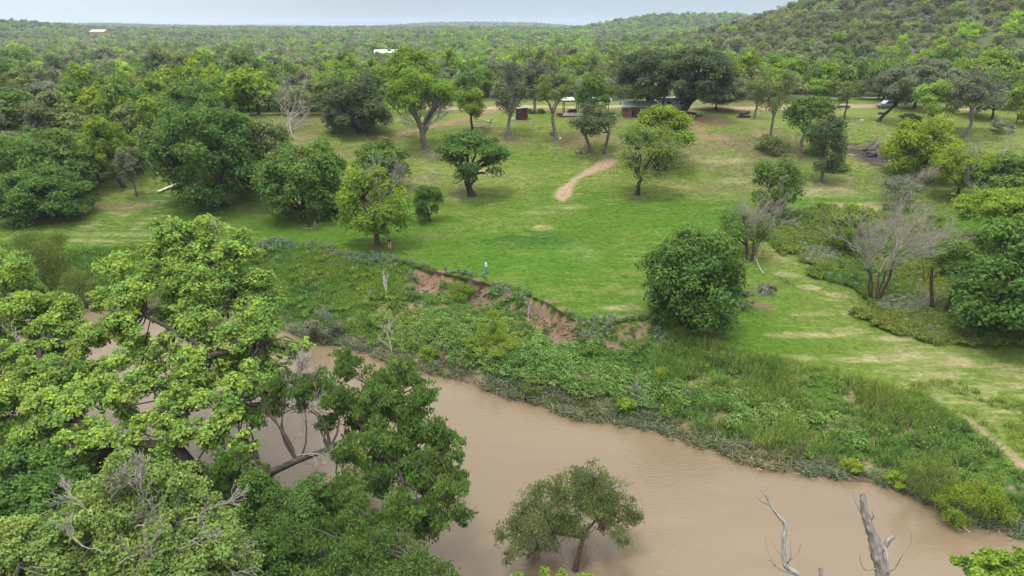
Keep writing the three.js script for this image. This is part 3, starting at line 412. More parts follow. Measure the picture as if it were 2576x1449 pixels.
tree('small_tree', 'dark shrub tangled with the leaning bare tree behind the round lawn tree', 1880, 640, 1800, 1945, 528, 632, { pal: 'mid', bark: 'brown', n: 26, cs: 0.28, dense: 0.9, barePx: [] });
tree('small_tree', 'grey thicket shrub with bare twigs below the burn pile', 2255, 520, 2185, 2330, 440, 515, { pal: 'sage', bark: 'grey', n: 22, cs: 0.26, dense: 0.6, barePx: [[2250, 510, 0.3, 1, 2, 0.07, 5], [2275, 505, 0.5, 1, 2.2, 0.07, 5], [2225, 510, -0.3, 1, 1.8, 0.06, 5], [2300, 500, 0.1, 1, 2.2, 0.07, 5]] });

tree('meadow_tree', 'fresh green tree standing in front of the right half of the open shelter', 1490, 306, 1440, 1538, 188, 284, { pal: 'mid', bark: 'grey', tr: 0.3, n: 26, cs: 0.28 });
tree('meadow_tree', 'grey-green tall tree behind the shelter with thin pale stems', 1345, 284, 1300, 1392, 150, 255, { pal: 'grey', bark: 'pale', n: 30, cs: 0.26 });
// bare trees
function bareTree(name, label, bx, by, H0, stems, spread, k, seedN, depth = 5, r = 0.14) {
  const rng = mulberry(seedN), p = ground(bx, by), t = thing(name, label, 'tree', p), w = new GB(), b = new GB();
  for (let i = 0; i < stems; i++) {
    const a = i / stems * 6.28 + rng(), o = V(Math.cos(a) * 0.35, -0.2, Math.sin(a) * 0.35), e = V(Math.cos(a) * spread * (0.4 + rng() * 0.5), H0 * (0.28 + 0.14 * rng()), Math.sin(a) * spread * 0.6);
    limb(w, o, e, r, r * 0.6, 5, BARK.brown, rng, 0.06, 4);
    for (let j = 0; j < 4; j++) twigs(b, e.clone(), V(Math.cos(a) * 0.5 + (rng() - 0.5) * 1.3, 0.7 + rng() * 0.8, Math.sin(a) * 0.5 + (rng() - 0.5) * 1.3), H0 * (0.15 + 0.13 * rng()), r * 0.3, depth, BARK[k], rng, 0.72, 5, 0.013);
  }
  part('trunk', w.geo(true), barkMat, t); part('bare_branch', b.geo(true), twigMat, t); return t;
}
bareTree('bare_tree', 'leafless pale multi-stemmed tree with reddish brown trunks on the right', 2200, 762, 12.5, 6, 2.2, 'bone', 71, 4, 0.17);
bareTree('bare_tree', 'leafless silvery tree leaning right behind the dense round lawn tree', 1886, 655, 9.5, 4, 2.2, 'bone', 73, 4, 0.12);
bareTree('bare_tree', 'sparse leafless tree in front of the right hand woods', 2335, 712, 8, 4, 1.8, 'bone', 77, 4, 0.1);

// ---- near bank: crown pieces given as [px, py, depth along the lens axis, radius px]
function nearTree(name, label, base, blobs, o, joints = []) {
  const rng = mulberry(seed += 77), bp = base, t = thing(name, label, 'tree', bp), crown = new GB(), wood = new GB(), bark = BARK[o.bark ?? 'dark'], pal = P[o.pal];
  const all = []; for (const b of blobs) { all.push(b); if (o.infill !== 0) for (let k = 0; k < (o.infill ?? 2); k++) all.push([b[0] + (rng() - 0.5) * 1.5 * b[3], b[1] + (0.1 + rng() * 0.8) * b[3], b[2] + (rng() - 0.3) * 4, b[3] * (0.5 + 0.4 * rng())]); }
  const loc = all.map(([x, y, d, r]) => { const q = atDepth(x, y, d + (rng() - 0.5) * (o.jit ?? 3)).sub(bp); return [q.x, q.y, q.z, r * d / FOC]; });
  const J = joints.map(([x, y, d, r]) => { const q = atDepth(x, y, d).sub(bp); return [q.x, q.y, q.z, r]; });
  if (J.length) { let from = [0, -0.6, 0, J[0][3] * 1.6]; const pts = [from, ...J.slice(0, o.trunkPts ?? 2)]; tube(wood, pts, 9, bark, rng); for (let i = (o.trunkPts ?? 2); i < J.length; i++) { let a = J[0]; for (let k = 0; k < i; k++) if (Math.hypot(J[k][0] - J[i][0], J[k][1] - J[i][1], J[k][2] - J[i][2]) < Math.hypot(a[0] - J[i][0], a[1] - J[i][1], a[2] - J[i][2])) a = J[k]; limb(wood, V(a[0], a[1], a[2]), V(J[i][0], J[i][1], J[i][2]), Math.min(a[3] * 0.8, J[i][3] * 1.6), J[i][3], 7, bark, rng, 0.09, 6); } }
  else J.push([0, 1, 0, 0.4]);
  const subN = Math.round((o.sub ?? 7) * (o.infill === 0 ? 1.4 : 1.9)); let lf = o.leaf, thin = 1; { let N = 0; for (const q of loc) N += subN * (o.dense ?? 1.4) * 10.1 * (q[3] * (o.subR ?? 0.38) * 0.97) ** 2 / (lf * lf * 0.5); const k = N / (o.cap ?? 26000); if (k > 1) { lf *= Math.pow(k, 0.28); thin = Math.pow(k, -0.44); } }
  for (const q of loc) {
    let a = J[0]; for (const k of J) if (Math.hypot(k[0] - q[0], k[1] - q[1], k[2] - q[2]) < Math.hypot(a[0] - q[0], a[1] - q[1], a[2] - q[2])) a = k;
    limb(wood, V(a[0], a[1], a[2]), V(q[0], q[1], q[2]), Math.min(0.085, a[3] * 0.5), 0.025, 5, bark, rng, 0.16, 6);
    const sub = subN, c0 = 1 + (rng() - 0.5) * 0.2;
    for (let s = 0; s < sub; s++) {
      const u = rng() * 2 - 1, th = rng() * 6.2832, k = Math.sqrt(1 - u * u), R = q[3] * (0.35 + 0.55 * rng()), x = q[0] + k * Math.cos(th) * R, y = q[1] + u * R * 0.8, z = q[2] + k * Math.sin(th) * R, r = q[3] * (o.subR ?? 0.38) * (0.65 + 0.6 * rng()), n = Math.round(thin * (o.dense ?? 1.4) * 10.1 * r * r / (lf * lf * 0.5));
      limb(wood, V(q[0], q[1], q[2]), V(x, y, z), 0.045, 0.012, 3, BARK.grey, rng, 0.12, 3);
      for (let w = 0; w < 1; w++) limb(wood, V(x, y, z), V(x + (rng() - 0.5) * 2 * r, y + (rng() - 0.3) * 1.6 * r, z + (rng() - 0.5) * 2 * r), 0.02, 0.007, 3, BARK.grey, rng, 0.12, 2);
      clump(crown, x, y, z, r, r * (o.flat ?? 0.72), r, n, lf, [pal[0] * c0, pal[1] * c0, pal[2] * c0], rng, o);
    }
  }
  part('trunk', wood.geo(true), barkMat, t); part('crown', crown.geo(), leafMat, t);
  if (o.deadPx) { for (const [x, y, d, dx, dy, len, r, dep, k] of o.deadPx) { const b = new GB(), q = atDepth(x, y, d).sub(bp); twigs(b, q, V(dx, dy, (rng() - 0.5) * 0.6), len, r, dep, BARK[k ?? 'bone'], rng, 0.6, 5, 0.014); part('dead_branch', b.geo(true), twigMat, t, 'bleached leafless branch'); } }
  return t;
}
const baseAt = (px, py) => { const p = ground(px, py); return p; };
nearTree('cottonwood_tree', 'tallest foreground cottonwood with pale green leaf clusters rising over the river', baseAt(505, 1255),
  [[450, 580, 58, 50], [520, 586, 58, 60], [593, 612, 58, 52], [417, 612, 58, 40], [467, 652, 57, 62], [567, 672, 57, 68], [500, 712, 56, 62], [393, 560, 59, 18], [540, 735, 55, 50],
   [317, 684, 57, 60], [267, 742, 56, 40], [333, 738, 55, 50], [367, 697, 56, 34], [300, 800, 54, 48], [317, 836, 53, 40], [250, 830, 54, 36],
   [483, 785, 54, 52], [540, 768, 55, 40], [517, 824, 53, 68], [633, 785, 55, 62], [683, 752, 56, 44], [683, 818, 54, 58], [600, 852, 52, 60], [717, 878, 53, 40], [767, 868, 54, 22], [700, 920, 52, 40],
   [500, 928, 50, 62], [467, 902, 51, 48], [417, 868, 52, 40], [416, 1034, 48, 52], [350, 1062, 47, 34], [566, 1052, 47, 44], [500, 985, 49, 58], [583, 988, 49, 58], [416, 1116, 46, 38], [640, 960, 50, 44], [760, 960, 50, 34], [470, 1080, 47, 40], [380, 900, 53, 44], [360, 960, 51, 50], [430, 970, 50, 50], [600, 720, 57, 50], [650, 700, 57, 34], [440, 760, 56, 46], [350, 870, 54, 40], [560, 920, 52, 50], [640, 900, 53, 46], [300, 1010, 49, 46], [330, 1110, 46, 40], [540, 1100, 46, 44], [620, 1110, 46, 40], [690, 990, 50, 36], [380, 640, 58, 36]],
  { pal: 'fresh', bark: 'dark', leaf: 0.19, dense: 1.15, sub: 8, cap: 85000, clumpVar: 0.45, hueVar: 0.4, trunkPts: 3, deadPx: [[690, 1030, 50, 0.6, 0.5, 2.0, 0.06, 5], [640, 1060, 50, 0.8, 0.5, 2.2, 0.07, 5], [700, 1050, 50, 1, 0.2, 1.8, 0.06, 5], [500, 870, 53, 0.7, 0.6, 1.5, 0.05, 3], [530, 640, 58, 0.3, 0.8, 1.4, 0.05, 3]] },
  [[485, 1180, 46, 0.52], [440, 1120, 47, 0.46], [470, 1010, 49, 0.38], [520, 900, 51, 0.3], [430, 830, 53, 0.2], [365, 790, 54, 0.14], [540, 760, 55, 0.22], [510, 680, 57, 0.15], [640, 860, 52, 0.2], [600, 1010, 48, 0.24]]);
nearTree('cottonwood_tree', 'left-edge foreground cottonwood with broad pale green leaf mounds', baseAt(250, 1190),
  [[33, 684, 58, 48], [20, 752, 57, 54], [100, 762, 57, 56], [167, 768, 57, 40], [33, 784, 56, 58], [83, 862, 54, 62], [133, 878, 53, 48], [183, 818, 55, 40], [167, 918, 52, 58], [20, 884, 53, 44], [50, 934, 52, 58], [217, 858, 54, 40], [200, 1000, 49, 58], [66, 988, 50, 58], [233, 1078, 47, 48], [130, 1060, 48, 52], [20, 1050, 49, 50], [280, 970, 50, 44], [290, 910, 52, 36], [-40, 820, 56, 70], [-50, 940, 53, 70], [60, 720, 58, 46], [130, 810, 56, 48], [10, 660, 58, 40], [70, 1110, 47, 50], [180, 1120, 46, 46], [110, 940, 53, 50], [150, 1000, 50, 50], [230, 930, 53, 40], [-10, 1010, 50, 60]],
  { pal: 'fresh', bark: 'dark', leaf: 0.19, dense: 1.15, sub: 8, cap: 85000, clumpVar: 0.45, hueVar: 0.4, trunkPts: 3, deadPx: [[60, 900, 53, -0.2, 0.9, 1.2, 0.05, 3], [290, 860, 53, 0.1, 0.9, 1.2, 0.05, 3]] },
  [[270, 1130, 47, 0.42], [190, 1050, 48, 0.36], [90, 940, 52, 0.26], [120, 860, 54, 0.18], [40, 800, 56, 0.14], [220, 930, 52, 0.16]]);
nearTree('pecan_tree', 'dark green tree with hanging leaf sprays reaching out over the brown water', baseAt(600, 1320),
  [[880, 902, 50, 44], [950, 962, 49, 58], [1010, 932, 49, 44], [1000, 1012, 48, 68], [1060, 982, 48, 44], [930, 1042, 48, 58], [870, 1012, 49, 38], [1080, 1082, 46, 58], [1010, 1102, 46, 68], [1130, 1112, 46, 44], [940, 1112, 46, 58], [1100, 1172, 45, 58], [1150, 1202, 45, 34], [1050, 1202, 44, 68], [960, 1192, 45, 58], [1120, 1252, 43, 56], [1050, 1292, 42, 58], [1172, 1292, 43, 28], [1000, 1272, 43, 58], [860, 1130, 46, 44], [880, 1230, 44, 52], [800, 955, 49.5, 40], [845, 990, 49, 42], [762, 985, 49.5, 38], [705, 965, 50, 38], [690, 1020, 49, 34], [640, 1035, 49, 34], [825, 1055, 48, 34], [600, 1150, 46, 40], [555, 1175, 46, 44], [645, 1185, 45.5, 36]],
  { pal: 'mid', bark: 'dark', leaf: 0.24, aspect: 0.5, droop: 0.45, dense: 1.15, sub: 8, cap: 42000, trunkPts: 4, clumpVar: 0.45, deadPx: [[720, 1130, 47, 0.7, 0.6, 1.8, 0.05, 4], [740, 1150, 46, 0.9, 0.4, 1.6, 0.05, 4]] },
  [[612, 1245, 44.3, 0.3], [665, 1195, 45, 0.26], [745, 1160, 45.5, 0.21], [830, 1128, 46, 0.17], [920, 1080, 47, 0.14], [980, 1010, 48, 0.14], [1000, 1180, 45, 0.18], [1080, 1160, 45, 0.12]]);
nearTree('elm_tree', 'light green fine-leaved tree with pale grey limbs in the bottom left foreground', V(atDepth(330, 1560, 34).x, -2.6, atDepth(330, 1560, 34).z),
  [[300, 1180, 36, 60], [370, 1200, 36, 70], [440, 1210, 36, 60], [230, 1240, 36, 60], [300, 1260, 35, 80], [400, 1280, 35, 90], [490, 1250, 36, 60], [520, 1310, 35, 70], [200, 1310, 35, 70], [280, 1340, 34, 90], [400, 1370, 34, 90], [500, 1390, 34, 80], [570, 1380, 34, 60], [180, 1390, 34, 70], [590, 1440, 33, 60], [300, 1430, 33, 90], [430, 1450, 33, 90], [220, 1470, 33, 80], [530, 1470, 33, 70]],
  { pal: 'elm', bark: 'pale', leaf: 0.13, cap: 75000, dense: 0.95, sub: 9, trunkPts: 2, jit: 2.5, clumpVar: 0.25, deadPx: [[290, 1250, 34.5, 0.3, 0.9, 1.1, 0.05, 4], [280, 1265, 34.4, 0.6, 0.8, 1.1, 0.05, 4], [470, 1360, 33.5, 0.8, -0.5, 1.2, 0.045, 4], [340, 1330, 33.6, 0.7, 0.4, 1.1, 0.05, 4], [300, 1420, 32.5, 0.6, 0.4, 1.1, 0.05, 4], [500, 1300, 34, 0.8, 0.5, 1.0, 0.04, 4], [400, 1240, 35, -0.5, 0.8, 0.9, 0.03, 4], [230, 1300, 34.2, -0.6, 0.6, 0.9, 0.03, 4], [420, 1400, 33, 0.7, 0.4, 1.0, 0.035, 4], [540, 1400, 33.2, 0.5, -0.4, 0.9, 0.03, 4], [260, 1390, 33, -0.7, 0.4, 1.0, 0.035, 4], [360, 1290, 34.2, 0.2, 0.9, 0.9, 0.03, 4], [460, 1310, 34.2, 0.8, 0.1, 0.9, 0.03, 4], [330, 1450, 32.2, 0.5, 0.6, 0.9, 0.035, 4]] },
  [[300, 1470, 33, 0.2], [330, 1400, 33.5, 0.17], [250, 1330, 34.5, 0.1], [380, 1330, 34, 0.1], [450, 1330, 34.5, 0.08], [330, 1250, 35.5, 0.08]]);
nearTree('elm_tree', 'light green fine-leaved tree cut by the bottom left corner', V(atDepth(20, 1570, 34).x, -2.6, atDepth(20, 1570, 34).z),
  [[40, 1330, 35, 60], [100, 1340, 35, 50], [0, 1370, 34, 70], [80, 1400, 34, 70], [30, 1440, 33, 80], [130, 1440, 33, 60], [-60, 1400, 34, 80], [110, 1380, 34, 50]],
  { pal: 'elm', bark: 'pale', leaf: 0.13, dense: 0.95, sub: 9, jit: 2.5, clumpVar: 0.25 }, [[20, 1500, 33, 0.15], [50, 1420, 33.5, 0.1]]);
nearTree('willow_tree', 'feathery mid green tree at the water edge below the dark overhanging tree', baseAt(930, 1470),
  [[900, 1290, 42, 60], [830, 1330, 41, 60], [960, 1320, 41, 60], [900, 1370, 40, 70], [1000, 1370, 40, 60], [820, 1400, 39, 70], [930, 1430, 39, 80], [1040, 1420, 39, 60], [1100, 1440, 39, 40], [760, 1430, 38, 70], [860, 1460, 38, 80], [1000, 1460, 38, 70], [750, 1350, 40, 60]],
  { pal: 'mid', bark: 'grey', leaf: 0.17, aspect: 0.4, droop: 0.3, dense: 0.9, sub: 9, clumpVar: 0.3 }, [[900, 1440, 39, 0.2], [880, 1360, 40.5, 0.12], [960, 1380, 40, 0.1]]);
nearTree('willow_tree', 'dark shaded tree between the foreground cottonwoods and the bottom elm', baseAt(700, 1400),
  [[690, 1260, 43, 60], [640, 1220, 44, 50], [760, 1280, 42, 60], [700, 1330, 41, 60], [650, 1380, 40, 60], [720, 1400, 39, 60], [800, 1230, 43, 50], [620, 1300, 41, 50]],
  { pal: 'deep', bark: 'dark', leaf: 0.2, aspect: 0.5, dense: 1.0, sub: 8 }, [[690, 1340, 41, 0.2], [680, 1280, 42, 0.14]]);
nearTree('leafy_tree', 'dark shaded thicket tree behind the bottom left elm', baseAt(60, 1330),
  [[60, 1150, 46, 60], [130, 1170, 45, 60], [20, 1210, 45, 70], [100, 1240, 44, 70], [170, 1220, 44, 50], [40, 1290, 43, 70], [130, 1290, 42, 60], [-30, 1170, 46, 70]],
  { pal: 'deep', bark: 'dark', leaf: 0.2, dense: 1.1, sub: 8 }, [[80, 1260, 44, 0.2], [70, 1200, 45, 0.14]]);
nearTree('small_tree', 'small thin-leaved tree standing in the brown water at bottom centre', ground(1445, 1432),
  [[1310, 1290, 47, 40], [1290, 1330, 47, 40], [1350, 1240, 47, 45], [1400, 1225, 47, 45], [1450, 1215, 47, 48], [1490, 1200, 47, 42], [1540, 1230, 47, 45], [1575, 1275, 47, 45], [1600, 1300, 47, 30], [1540, 1320, 47, 40], [1480, 1270, 47, 50], [1420, 1280, 47, 50], [1370, 1300, 47, 45], [1340, 1345, 46, 45], [1400, 1340, 46, 45], [1440, 1330, 46, 40], [1310, 1380, 46, 35], [1280, 1400, 46, 20], [1560, 1350, 46, 30], [1470, 1230, 48, 50], [1510, 1260, 48, 50]],
  { pal: 'olive', bark: 'brown', leaf: 0.18, aspect: 0.34, droop: 0.2, dense: 0.42, infill: 1, sub: 6, subR: 0.5, jit: 3.5, trunkPts: 2, deadPx: [[1400, 1410, 46, -0.8, 0.5, 1.3, 0.03, 4, 'brown'], [1430, 1420, 46, -0.5, 0.8, 1.2, 0.03, 4, 'brown'], [1460, 1410, 46, 0.3, 1, 1, 0.03, 3, 'brown']] },
  [[1455, 1395, 46.3, 0.16], [1468, 1350, 46.6, 0.13], [1500, 1305, 47, 0.09], [1480, 1260, 47.3, 0.05], [1380, 1340, 46.6, 0.07], [1340, 1310, 46.8, 0.05]]);
nearTree('leafy_tree', 'bright green tree top cut by the bottom right corner', V(atDepth(2500, 1620, 30).x, -2.6, atDepth(2500, 1620, 30).z),
  [[2430, 1420, 31, 30], [2480, 1405, 31, 32], [2540, 1420, 31, 38], [2590, 1410, 31, 40], [2460, 1455, 30, 40], [2520, 1460, 30, 44], [2590, 1460, 30, 44]],
  { pal: 'bright', bark: 'grey', leaf: 0.15, dense: 1.2, sub: 8, jit: 1.5 }, [[2500, 1500, 30, 0.15], [2510, 1450, 30.5, 0.08]]);
nearTree('leafy_tree', 'little bright green sprig tops at the bottom edge below the water tree', V(atDepth(1480, 1640, 34).x, -2.6, atDepth(1480, 1640, 34).z),
  [[1300, 1448, 35, 14], [1370, 1436, 35, 14], [1420, 1450, 35, 20], [1480, 1452, 35, 18]],
  { pal: 'bright', bark: 'grey', leaf: 0.14, dense: 1.0, sub: 5, jit: 1 }, [[1400, 1540, 34, 0.08], [1390, 1480, 34.5, 0.05]]);
console.log('trees', seed);

// ---- the woods: prototypes, the trees that show largest as things, the rest as one mass
const TONES = { bright: 'bright green', mid: 'mid green', oak: 'dark green', grey: 'grey-green', olive: 'olive green', juniper: 'brownish dark', lime: 'yellow-green', sage: 'silvery green' };
const protoWood = {};
for (const pal of Object.keys(TONES)) protoWood[pal] = [0, 1, 2].map((k) => {
  const rng = mulberry(900 + k * 31 + pal.length * 7 + pal.charCodeAt(0)), low = pal === 'juniper';
  return treeGeo({ pal, bark: ['dark', 'grey', 'dark'][k], cr: [[3.7, 2.9, 3.7], [3.2, 3.4, 3.4], [4.3, 2.6, 4.1]][k], cc: [(rng() - 0.5) * 0.8, low ? 2.9 : 4.4, (rng() - 0.5) * 0.8], n: 20, cs: 0.32, cap: 1500, lite: true, leaf: 0.42, dense: 1.15, tr: 0.24, limbs: 5, open: low ? 0 : 0.4, clumpVar: 0.4, hueVar: 0.3 }, rng);
});
function bareProto(s) { const rng = mulberry(s), w = new GB(); limb(w, V(0, -0.3, 0), V(0.3, 2, 0.2), 0.2, 0.14, 5, BARK.grey, rng); for (let j = 0; j < 5; j++) twigs(w, V(0.3, 1.6 + rng() * 0.6, 0.2), V((rng() - 0.5) * 1.6, 1, (rng() - 0.5) * 1.6), 1.7, 0.09, 4, BARK.bone, rng, 0.5, 4, 0.035); return w.geo(true); }
const bareWood = [bareProto(5), bareProto(6)];
const lod1 = [0, 1, 2].map((k) => { const rng = mulberry(40 + k), g = treeGeo({ pal: 'white', bark: 'dark', cr: [[3.7, 2.9, 3.7], [3.2, 3.4, 3.4], [4.2, 2.6, 4.0]][k], cc: [0, 4.0, 0], n: 16, cs: 0.33, leaf: 0.55, dense: 1.0, tr: 0.22, limbs: 3, clumpVar: 0.45, hueVar: 0.3 }, rng); return mergeGeometries([g.crown]); });
const lod2 = [0, 1].map((k) => { const rng = mulberry(60 + k), gb = new GB(); for (let i = 0; i < 9; i++) { const a = rng() * 6.28, r = Math.sqrt(rng()) * 2.6; clump(gb, Math.cos(a) * r, 3.2 + rng() * 2.2 - r * 0.35, Math.sin(a) * r, 1.7, 1.5, 1.7, 26, 1.15, [0.95, 0.95, 0.95], rng, { clumpVar: 0.45, hueVar: 0.25 }); } return gb.geo(); });
{
  const rng = mulberry(777), all = [];
  const clear = [[150, 262, 60, 10]];
  const add = (x, D, sc) => {
    const z = -D, y = H(x, z), [px, py, f] = project(V(x, y, z)), top = project(V(x, y + 7, z))[1];
    if (px < -260 || px > 2840 || f < 0 || top < -60 && D > 900) return;
    if (D < 330 && py > frontRow(px)) return;
    // open yard, road clearing and the gaps of bare ground in the left woods
    if (D < 330) { const rd = trackDist(road, x, D)[0]; if (rd < 4.5) return; }
    if (px > 1640 && px < 1830 && D < 215 || px > 1395 && px < 1560 && D < 205) return;
    if (Math.hypot((px - 590) / 55, (py - 238) / 14) < 1 || Math.hypot((px - 960) / 60, (py - 278) / 14) < 1) return;
    if (px > 925 && px < 1015 && py > 137 && py < 165 || px > 1735 && px < 1870 && py > 180 && py < 215 || px > 222 && px < 290 && py > 82 && py < 99 || px > 603 && px < 632 && py > 160 && py < 180) return;
    if (Math.exp(-(((x + 190) / 210) ** 2) - ((D - 2500) / 260) ** 2) > 0.35 && rng() < 0.94) return;
    if (x > 90 && D > 700 && y > 60 && false) return;
    all.push({ x, y, z, px, py, f, D, sc });
  };
  for (let D = 118; D < 520; D += 5.6) for (let x = -0.86 * D - 20; x < 0.9 * D + 20; x += 6.4) if ((D > 560 || fbm(x / 26 + 9, D / 40, 2) > (D > 240 ? 0.26 : 0.32)) && rng() > 0.08) add(x + (rng() - 0.5) * 5.4, D + (rng() - 0.5) * 5, 0.5 + rng() * rng() * 0.7 + rng() * 0.5);
  for (let D = 520; D < 1500; D *= 1.0135) for (let x = -0.8 * D; x < 0.8 * D; x += 8.2) if (rng() > 0.14) add(x + (rng() - 0.5) * 7.5, D + (rng() - 0.5) * 8, 0.8 + rng() * 0.6);
  for (let D = 1500; D < 4600; D *= 1.012) for (let x = -0.78 * D; x < 0.78 * D; x += 21) if (rng() > 0.2) add(x + (rng() - 0.5) * 19, D + (rng() - 0.5) * 18, 1.1 + rng() * 0.6);
  for (const t of all) {
    const hill = sstep(60, 150, t.x) * sstep(215, 300, t.D) * (1 - sstep(900, 1200, t.D)), n = fbm(t.x / 45 + 7, t.D / 60 + 3, 2), r = rng() * 0.6 + n * 0.6 - 0.1;
    t.pal = hill > 0.5 ? (rng() < 0.12 ? 'bare' : r < 0.42 ? 'juniper' : r < 0.54 ? 'grey' : r < 0.7 ? 'olive' : r < 0.85 ? 'bright' : 'lime')
      : t.px < 1100 && t.D > 400 ? (r < 0.2 ? 'oak' : r < 0.42 ? 'grey' : r < 0.5 ? 'sage' : r < 0.62 ? 'mid' : r < 0.78 ? 'olive' : 'bright')
      : (rng() < 0.02 ? 'bare' : r < 0.2 ? 'oak' : r < 0.32 ? 'grey' : r < 0.38 ? 'sage' : r < 0.5 ? 'olive' : r < 0.66 ? 'mid' : r < 0.9 ? 'bright' : 'lime');
    t.k = Math.floor(rng() * 3); t.turn = rng() * 6.28; t.sy = 0.75 + rng() * 0.55; t.show = t.sc / t.f * (t.px > -40 && t.px < 2616 ? 1 : 0.001);
    if (hill > 0.5) t.sc *= 0.75;
  }
  all.sort((a, b) => b.show - a.show);
  const single = all.slice(0, 300).filter((t) => t.show > 1e-4), rest = all.slice(single.length);
  // names for where each single tree stands
  const marks = [[250, 'the far left oaks'], [640, 'the largest dark oak'], [820, 'the low bushy tree'], [990, 'the terrace-end oak'], [1180, 'the forked meadow tree'], [1340, 'the dark red shed'], [1560, 'the open shelter'], [1860, 'the brick cabin'], [2150, 'the log heap'], [2400, 'the parked vehicle'], [9999, 'the right edge woods']];
  const ords = ['first', 'second', 'third', 'fourth', 'fifth', 'sixth', 'seventh', 'eighth', 'ninth', 'tenth', 'eleventh', 'twelfth', 'thirteenth', 'fourteenth', 'fifteenth', 'sixteenth', 'seventeenth'], sets = {};
  for (const t of single) {
    t.front = marks.find((m) => t.px < m[0])[1]; const lead = (frontRow(t.px) - t.py); t.row = lead < 12 ? 'front row' : lead < 26 ? 'second row' : lead < 44 ? 'third row' : lead < 70 ? 'back rows' : 'far rows';
    t.kind = t.pal === 'bare' ? 'leafless grey' : TONES[t.pal]; t.size = t.sc < 0.85 ? 'small' : t.sc > 1.12 ? 'large' : '';
    (sets[t.kind + t.size + t.row + t.front] ??= []).push(t);
  }
  for (const s of Object.values(sets)) {
    s.sort((a, b) => a.px - b.px);
    s.forEach((t, i) => {
      const label = `${t.size ? t.size + ' ' : ''}${t.kind} tree in the ${t.row} behind ${t.front}${s.length > 1 ? ', ' + (ords[i] ?? 'last') + ' from left' : ''}`;
      const o = thing('woodland_tree', label, 'tree', V(t.x, t.y - 0.1, t.z), 'trees of the woods behind the meadow');
      o.scale.set(t.sc, t.sc * t.sy, t.sc); o.rotation.y = t.turn;
      if (t.pal === 'bare') part('bare_branch', bareWood[t.k % 2], twigMat, o); else { const g = protoWood[t.pal][t.k]; part('trunk', g.wood, barkMat, o); part('crown', g.crown, leafMat, o); }
    });
  }
  const q = new THREE.Quaternion(), up = V(0, 1, 0), sets2 = {};
  for (const t of rest) {
    const L = t.pal === 'bare' ? 'bare' : t.D < 560 ? 'a' + t.k : 'b' + (t.k & 1), m = new THREE.Matrix4().compose(V(t.x, t.y - 0.2, t.z), q.setFromAxisAngle(up, t.turn).clone(), V(t.sc, t.sc * t.sy, t.sc));
    const p = P[t.pal] ?? [0, 0, 0], v = 0.95 + rng() * 0.75; (sets2[L] ??= [[], []])[0].push(m); sets2[L][1].push(col(p[0] * v, p[1] * v, p[2] * v));
  }
  for (const [L, [m, c]] of Object.entries(sets2)) {
    if (L === 'bare') stuff('bare_thicket', bareWood[0], twigMat, m, null, 'grey leafless trees scattered through the far woods', 'thicket');
    else stuff(L[0] === 'a' ? 'woodland' : 'far_woodland', L[0] === 'a' ? lod1[+L[1]] : lod2[+L[1]], leafMatInst, m, c, L[0] === 'a' ? 'dense green woodland covering the plain behind the terrace' : 'far woodland carpet reaching to the horizon', 'woodland');
  }
  console.log('forest', all.length, single.length, Object.values(sets).filter((s) => s.length > 12).length);
}

{ let tri = 0; const seen = new Set(); let uniq = 0; scene.traverse((o) => { if (o.isMesh && !o.isInstancedMesh) { const n = o.geometry.index ? o.geometry.index.count / 3 : o.geometry.attributes.position.count / 3; tri += n; if (!seen.has(o.geometry)) { seen.add(o.geometry); uniq += n; } } }); console.log('tris', tri | 0, uniq | 0); }

// ---- the river bank: weeds, grass, vines, shrubs, scarps, drift wood
function tuftGeo(s, n, h, spread, w, bend, c, dead = 0) {
  const rng = mulberry(s), gb = new GB();
  for (let i = 0; i < n; i++) {
    const a = rng() * 6.28, r = Math.sqrt(rng()) * spread, x = Math.cos(a) * r, z = Math.sin(a) * r, b = rng() * 6.28, hh = h * (0.55 + 0.55 * rng()), dx = Math.cos(b), dz = Math.sin(b), wx = -dz * w * 0.5, wz = dx * w * 0.5, k = 0.7 + 0.6 * rng(), cc = rng() < dead ? [0.36, 0.31, 0.2] : [c[0] * k, c[1] * k, c[2] * k], be = bend * (0.4 + rng());
    const p = [0, 0.5, 0.85, 1].map((t) => [x + dx * be * hh * t * t, hh * t * (1 - 0.25 * be * t), z + dz * be * hh * t * t]);
    const A = gb.v(p[0][0] - wx, p[0][1] - 0.05, p[0][2] - wz, ...cc), B = gb.v(p[0][0] + wx, p[0][1] - 0.05, p[0][2] + wz, ...cc), Cc = gb.v(p[1][0] - wx, p[1][1], p[1][2] - wz, ...cc), D = gb.v(p[1][0] + wx, p[1][1], p[1][2] + wz, ...cc), E = gb.v(p[2][0], p[2][1], p[2][2], ...cc), F = gb.v(p[3][0], p[3][1], p[3][2], ...cc);
    gb.t(A, B, D); gb.t(A, D, Cc); gb.t(Cc, D, E); gb.t(E, D, F);
  }
  return gb.geo();
}
function weedGeo(s, n, h, r, ls, c, asp = 0.45) { const rng = mulberry(s), gb = new GB(); for (let i = 0; i < 5; i++) { const a = rng() * 6.28, q = rng() * r; clump(gb, Math.cos(a) * q, h * (0.35 + 0.4 * rng()), Math.sin(a) * q, r * 0.55, h * 0.4, r * 0.55, n, ls, c, rng, { aspect: asp, clumpVar: 0.35 }); } return gb.geo(); }
